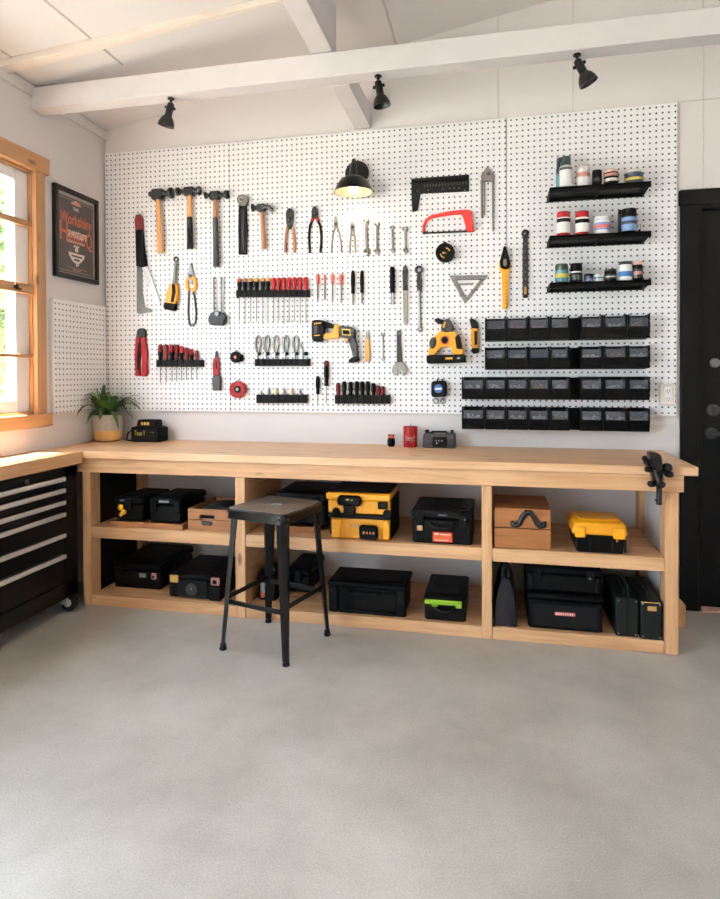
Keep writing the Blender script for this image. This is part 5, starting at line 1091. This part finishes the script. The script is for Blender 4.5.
c, zl = case('tool_case', 'black case with orange label and small orange sticker, right of the yellow box', 'tool case', x, y, w, h*1.05, d, ZM, lidf=.27, latch=(.14, .84), handle=(.32, .68)); h *= 1.05
c.b('orange_label', 'orange', (w*.36, -.004, h*.08), (w*.66, .006, h*.34), .001, label='orange printed label'); c.b('label_border', 'red', (w*.345, -.002, h*.06), (w*.675, .006, h*.36), .001)
g = G(); g.box((w*.38, -.0052, h*.28), (w*.45, -.004, h*.325)).box((w*.47, -.0052, h*.28), (w*.63, -.004, h*.305)).box((w*.38, -.0052, h*.115), (w*.6, -.004, h*.13)); c.add('label_print', 'pwhite', g)
c.b('sticker', 'tan', (w*.09, -.004, h*.38), (w*.18, .006, h*.6), .001, label='small orange and white sticker'); c.b('sticker_print', 'pwhite', (w*.1, -.0052, h*.5), (w*.17, -.004, h*.57), 0)
c.b('grip_plate', 'grey', (w*.44, -.003, h*.84), (w*.58, 0, h*.87), .001, label='grey plate'); c.b('lid_recess', 'blackm', (w*.3, .04, h*1.0), (w*.8, d-.06, h*1.03), .006)
c.b('keyhole', 'alum', (w*.86, -.012, h*.74), (w*.88, -.010, h*.79), 0)
# centre bay, lower
x, y, w, h = dims(258, 602, 276, ZL, 571, -.50)
c, zl = case('battery_case', 'small black case with blue-grey handle behind the stool legs', 'case', x, y, w, h*.9, .22, ZL, latch=(.5,)); h *= .9
c.b('clasp', 'grey', (w*.18, -.012, h*.34), (w*.42, 0, h*.7), .003, label='grey clasp'); c.b('sticker', 'orange', (w*.2, -.014, h*.16), (w*.38, 0, h*.34), .001, label='orange sticker')
g = G(); g.tube([(w*.02, .06, h-.002), (w*.05, .06, h+.02), (w*.7, .06, h+.02), (w*.75, .06, h-.002)], .008, 8); c.add('carry_handle', 'mgrey', g)
x, y, w, h = dims(285, 600, 312, ZL, 566, -.36)
c, zl = case('tool_case', 'dark case deep in the lower centre bay behind the stool', 'tool case', x+.0, -.34, w*.9, h*.9, .30, ZL, latch=(.5,))
x, y, w, h = dims(328.5, 613.2, 405.5, ZL, 578.6, -.575); d = .25
c = LB('storage_box', 'largest black trunk on the lower centre shelf, with recessed front panel', 'trunk', (x, y, ZL), 0, 'black tool cases under the bench')
c.b('body', 'black', (.006, .012, 0), (w-.006, d-.006, h*.78), .008)
for a, b in (((.0, 0), (.05, h*.8)), ((w-.05, 0), (w, h*.8))): c.b('corner_post', 'black', (a[0], 0, a[1]), (b[0], .03, b[1]), .006)
c.b('bottom_rail', 'black', (.05, .002, 0), (w-.05, .03, h*.12), .005); c.b('top_rail', 'black', (.05, .002, h*.66), (w-.05, .03, h*.79), .005)
g = G(); g.box((-.004, -.006, h*.79), (w+.004, d, h*.93), .006).box((.03, .03, h*.92), (w-.03, d-.03, h*.985), .008); c.add('lid', 'black', g)
g = G(); g.tube([(w*.3, .004, h*.68), (w*.31, -.016, h*.64), (w*.65, -.016, h*.64), (w*.66, .004, h*.68)], .009, 8); c.add('handle', 'blackm', g)
x, y, w, h = dims(423.5, 620, 466.5, ZL, 596, -.58); d = .36
c, zl = case('tool_case', 'small black case with a lime green front strip, lower centre shelf', 'tool case', x, y, w, h, d, ZL, lidf=.2, handle=(.3, .7))
c.b('green_strip', 'green', (w*.03, -.010, h*.7), (w*.9, .0, h*.9), .004, label='lime green strip')
for f in (.2, .75): c.b('strip_clip', 'green', (w*f, -.014, h*.62), (w*f+.03, 0, h*.74), .003, label='lime green clip')
c.b('lid_window', 'blackm', (w*.15, .05, h), (w*.85, d*.5, h+.008), .004)
# right bay, middle
x, y, w, h = dims(494, 547.5, 551, ZM, 507.5, -.585); x = max(x, 2.512); w = hit(551, 546, 1, y).x-x; d = .34
c = LB('wooden_chest', 'wooden chest with a curved black iron handle on the right upper shelf', 'chest', (x, y, ZM), 0)
c.b('body', 'chestw', (0, 0, 0), (w, d, h*.50), .003); c.b('lid', 'chestw', (0, 0, h*.512), (w, d, h), .003)
g = G(); k_ = h; pts = [(.31, .70), (.33, .62), (.39, .60), (.45, .66), (.50, .82), (.56, .92), (.64, .92), (.70, .82), (.76, .66), (.82, .60), (.88, .63), (.89, .72)]
g.tube([(w*a, -.014, h*b) for a, b in pts], [.008, .012, .014, .013, .012, .013, .013, .012, .013, .014, .012, .008], 10).tube([(w*.39, .002, h*.62), (w*.39, -.014, h*.62)], .01, 8).tube([(w*.82, .002, h*.62), (w*.82, -.014, h*.62)], .01, 8); c.add('iron_handle', 'iron', g)
x, y, w, h = dims(574.5, 552.4, 626.5, ZM, 533.6, -.592); d = .26; hl = (533-515)*.0047
c = LB('tool_box', 'black tool box with bright yellow lid on the right upper shelf', 'tool box', (x, y, ZM), 0)
g = G(); g.hexa([(.012, .008, 0), (w-.012, .008, 0), (w-.012, d-.008, 0), (.012, d-.008, 0), (0, 0, h), (w, 0, h), (w, d, h), (0, d, h)], .006); c.add('body', 'black', g)
g = G(); g.hexa([(-.012, -.012, h), (w+.006, -.012, h), (w+.006, d+.004, h), (-.012, d+.004, h), (0, .006, h+.055), (w-.006, .006, h+.055), (w-.006, d-.006, h+.055), (0, d-.006, h+.055)], .007).box((w*.12, .05, h+.054), (w*.88, d*.8, h+.062), .004); c.add('lid', 'yellow', g)
for f0, f1 in ((.0, .24), (.74, 1.0)): c.b('latch', 'yellow', (w*f0, -.022, h-.012), (w*f1-.008, -.008, h+.04), .004)
for f in (.03, .28, .72, .95): c.b('rib', 'blackm', (w*f, -.004, .01), (w*f+.012, .006, h-.02), .003)
c.b('lock_dot', 'orange', (w*.8, -.009, h-.028), (w*.84, -.002, h-.014), .001)
# right bay, lower
x, y, w, h = dims(493.5, 626.6, 517.5, ZL, 566, -.58); x = max(x, 2.51); d = .30
c = LB('tool_bag', 'slim dark leather tool bag standing beside the centre post, lower right bay', 'bag', (x, y, ZL), 0); w = .11; h = min(h, .30)
g = G(); P = [(0, 0), (w, 0), (w*.98, h*.35), (w*.86, h*.62), (w*.66, h*.8), (w*.38, h*.8), (w*.18, h*.62), (w*.03, h*.35)]
n = len(P); V = []
for k, (yy, s) in enumerate(((0, .9), (.02, 1), (.14, 1.04), (.26, 1), (d, .9))): V.append([g.bm.verts.new((w/2+(a-w/2)*s, yy, b*(.94+.06*s)+.006*math.sin(5*a/w+k))) if b else g.bm.verts.new((w/2+(a-w/2)*s, yy, 0)) for a, b in P])
for A_, B_ in zip(V, V[1:]):
    for j in range(n): g.bm.faces.new((A_[j], A_[(j+1) % n], B_[(j+1) % n], B_[j]))
g.bm.faces.new(V[0][::-1]); g.bm.faces.new(V[-1]); c.add('bag_body', 'leather', g)
g = G(); g.tube([(w*.4, .04, h*.78), (w*.42, .04, h*.95), (w*.5, .05, h*1.0), (w*.6, .06, h*.95), (w*.64, .06, h*.78)], [.011, .012, .013, .012, .011], 8); c.add('carry_strap', 'leather', g)
g = G()
for k in range(4): g.ball((w*.5, -.002+.003*k, h*(.3+.12*k)), .005, n=8)
c.add('studs', 'iron', g)
x, y, w, h = dims(527.5, 629, 604, ZL, 593.5, -.575); d = .40
c, zl = case('tool_case', 'wide black case with a red printed strip, at the bottom of the stack of two', 'tool case', x, y, w, h, d, ZL, lidf=.16)
c.b('front_frame', 'blackm', (w*.08, -.004, h*.1), (w*.92, .004, h*.74), .003); c.b('red_strip', 'redpale', (w*.36, -.0062, h*.44), (w*.63, -.004, h*.54), .001, label='red printed strip')
g = G()
for k in range(8): g.box((w*(.375+.03*k), -.0068, h*.465), (w*(.375+.03*k)+.005, -.0062, h*.52))
c.add('strip_lettering', 'pwhite', g)
hs = h+.0045
c, zl = case('tool_case', 'black case on top of the wide case with the red strip', 'tool case', x-.004, y+.03, w, .124, d-.06, ZL+hs, lidf=.3, latch=(.15, .85))
g = G(); g.cyl((w*.84, -.011, .08), .006, .002, (0, -1, 0), 8); c.add('rivet', 'grey', g)
for lab, ul, vb, ur, vt, dp in (('dark olive narrow case with steel corner studs, left of the matching pair', 616, 632.6, 638.5, 597.5, .36), ('dark olive narrow case with cream label holder at the right end post', 641, 638, 662.4, 601, .36)):
    x, y, w, h = dims(ul, vb, ur, ZL, vt, -.597 if ul > 630 else -.585); w = min(w, 3.268-x)
    c = LB('flight_case', lab, 'case', (x, y, ZL), 0, 'narrow olive cases')
    c.b('body', 'oliv', (0, 0, 0), (w, dp, h), .004)
    g = G()
    for fx in (.1, .9):
        for fz in (.07, .93): g.ball((w*fx, -.001, h*fz), .005, (1, .6, 1), 8)
    c.add('corner_studs', 'alum', g)
    g = G(); g.tube([(w*.5, .06, h-.001), (w*.5, .07, h+.022), (w*.5, .22, h+.022), (w*.5, .23, h-.001)], .007, 8); c.add('handle', 'blackm', g)
    if ul > 630:
        c.b('label_holder', 'tan', (w*.3, -.003, h*.76), (w*.72, 0, h*.88), .001, label='cream label holder'); c.b('edge_trim', 'tan', (0, -.002, h*.965), (w*.9, .004, h*.985), 0, label='pale top edge trim')
    else:
        c.b('front_seam', 'blackm', (w*.48, -.002, .01), (w*.52, 0, h-.01), 0); g = G(); g.tube([(w*.62, .02, h), (w*.55, .025, h+.05), (w*.40, .03, h+.085), (w*.2, .04, h+.10)], .006, 8); c.add('lid_strap', 'blackm', g)

# ================================================================ LIGHT
wd = bpy.data.worlds.new('sky'); sc.world = wd; wd.use_nodes = True; nt = wd.node_tree; bg = nt.nodes['Background']
bg.inputs['Color'].default_value = (.64, .83, 1.0, 1); bg.inputs['Strength'].default_value = 9.0
sd = bpy.data.lights.new('sun', 'SUN'); sd.energy = 130.0; sd.angle = math.radians(2); sd.color = (1, .96, .9)
so = bpy.data.objects.new('sun', sd); col.objects.link(so)
el, az = math.radians(76), math.radians(15)
dr = Vector((math.cos(el)*math.cos(az), math.cos(el)*math.sin(az), -math.sin(el))); so.rotation_euler = dr.to_track_quat('-Z', 'Y').to_euler(); so.location = (-4, -3, 6)
def portal(loc, rot, sx, sy):
    l = bpy.data.lights.new('daylight_opening', 'AREA'); l.shape = 'RECTANGLE'; l.size = sx; l.size_y = sy; l.cycles.is_portal = True
    o = bpy.data.objects.new('daylight_opening', l); col.objects.link(o); o.location = loc; o.rotation_euler = rot
portal((-.12, (LY0+LY1)/2, LZ/2), (0, math.radians(-90), 0), LZ, LY1-LY0)
portal((-.12, (YW0+YW1)/2, (ZW0+ZW1)/2), (0, math.radians(-90), 0), ZW1-ZW0, YW1-YW0)
vs = sc.view_settings; vs.view_transform = 'Standard'; vs.look = 'None'; vs.gamma = 1; vs.use_curve_mapping = False; vs.exposure = 0.5
sc.cycles.use_denoising = True; sc.cycles.max_bounces = 10; sc.cycles.diffuse_bounces = 6; sc.cycles.transparent_max_bounces = 12; sc.cycles.sample_clamp_indirect = 6
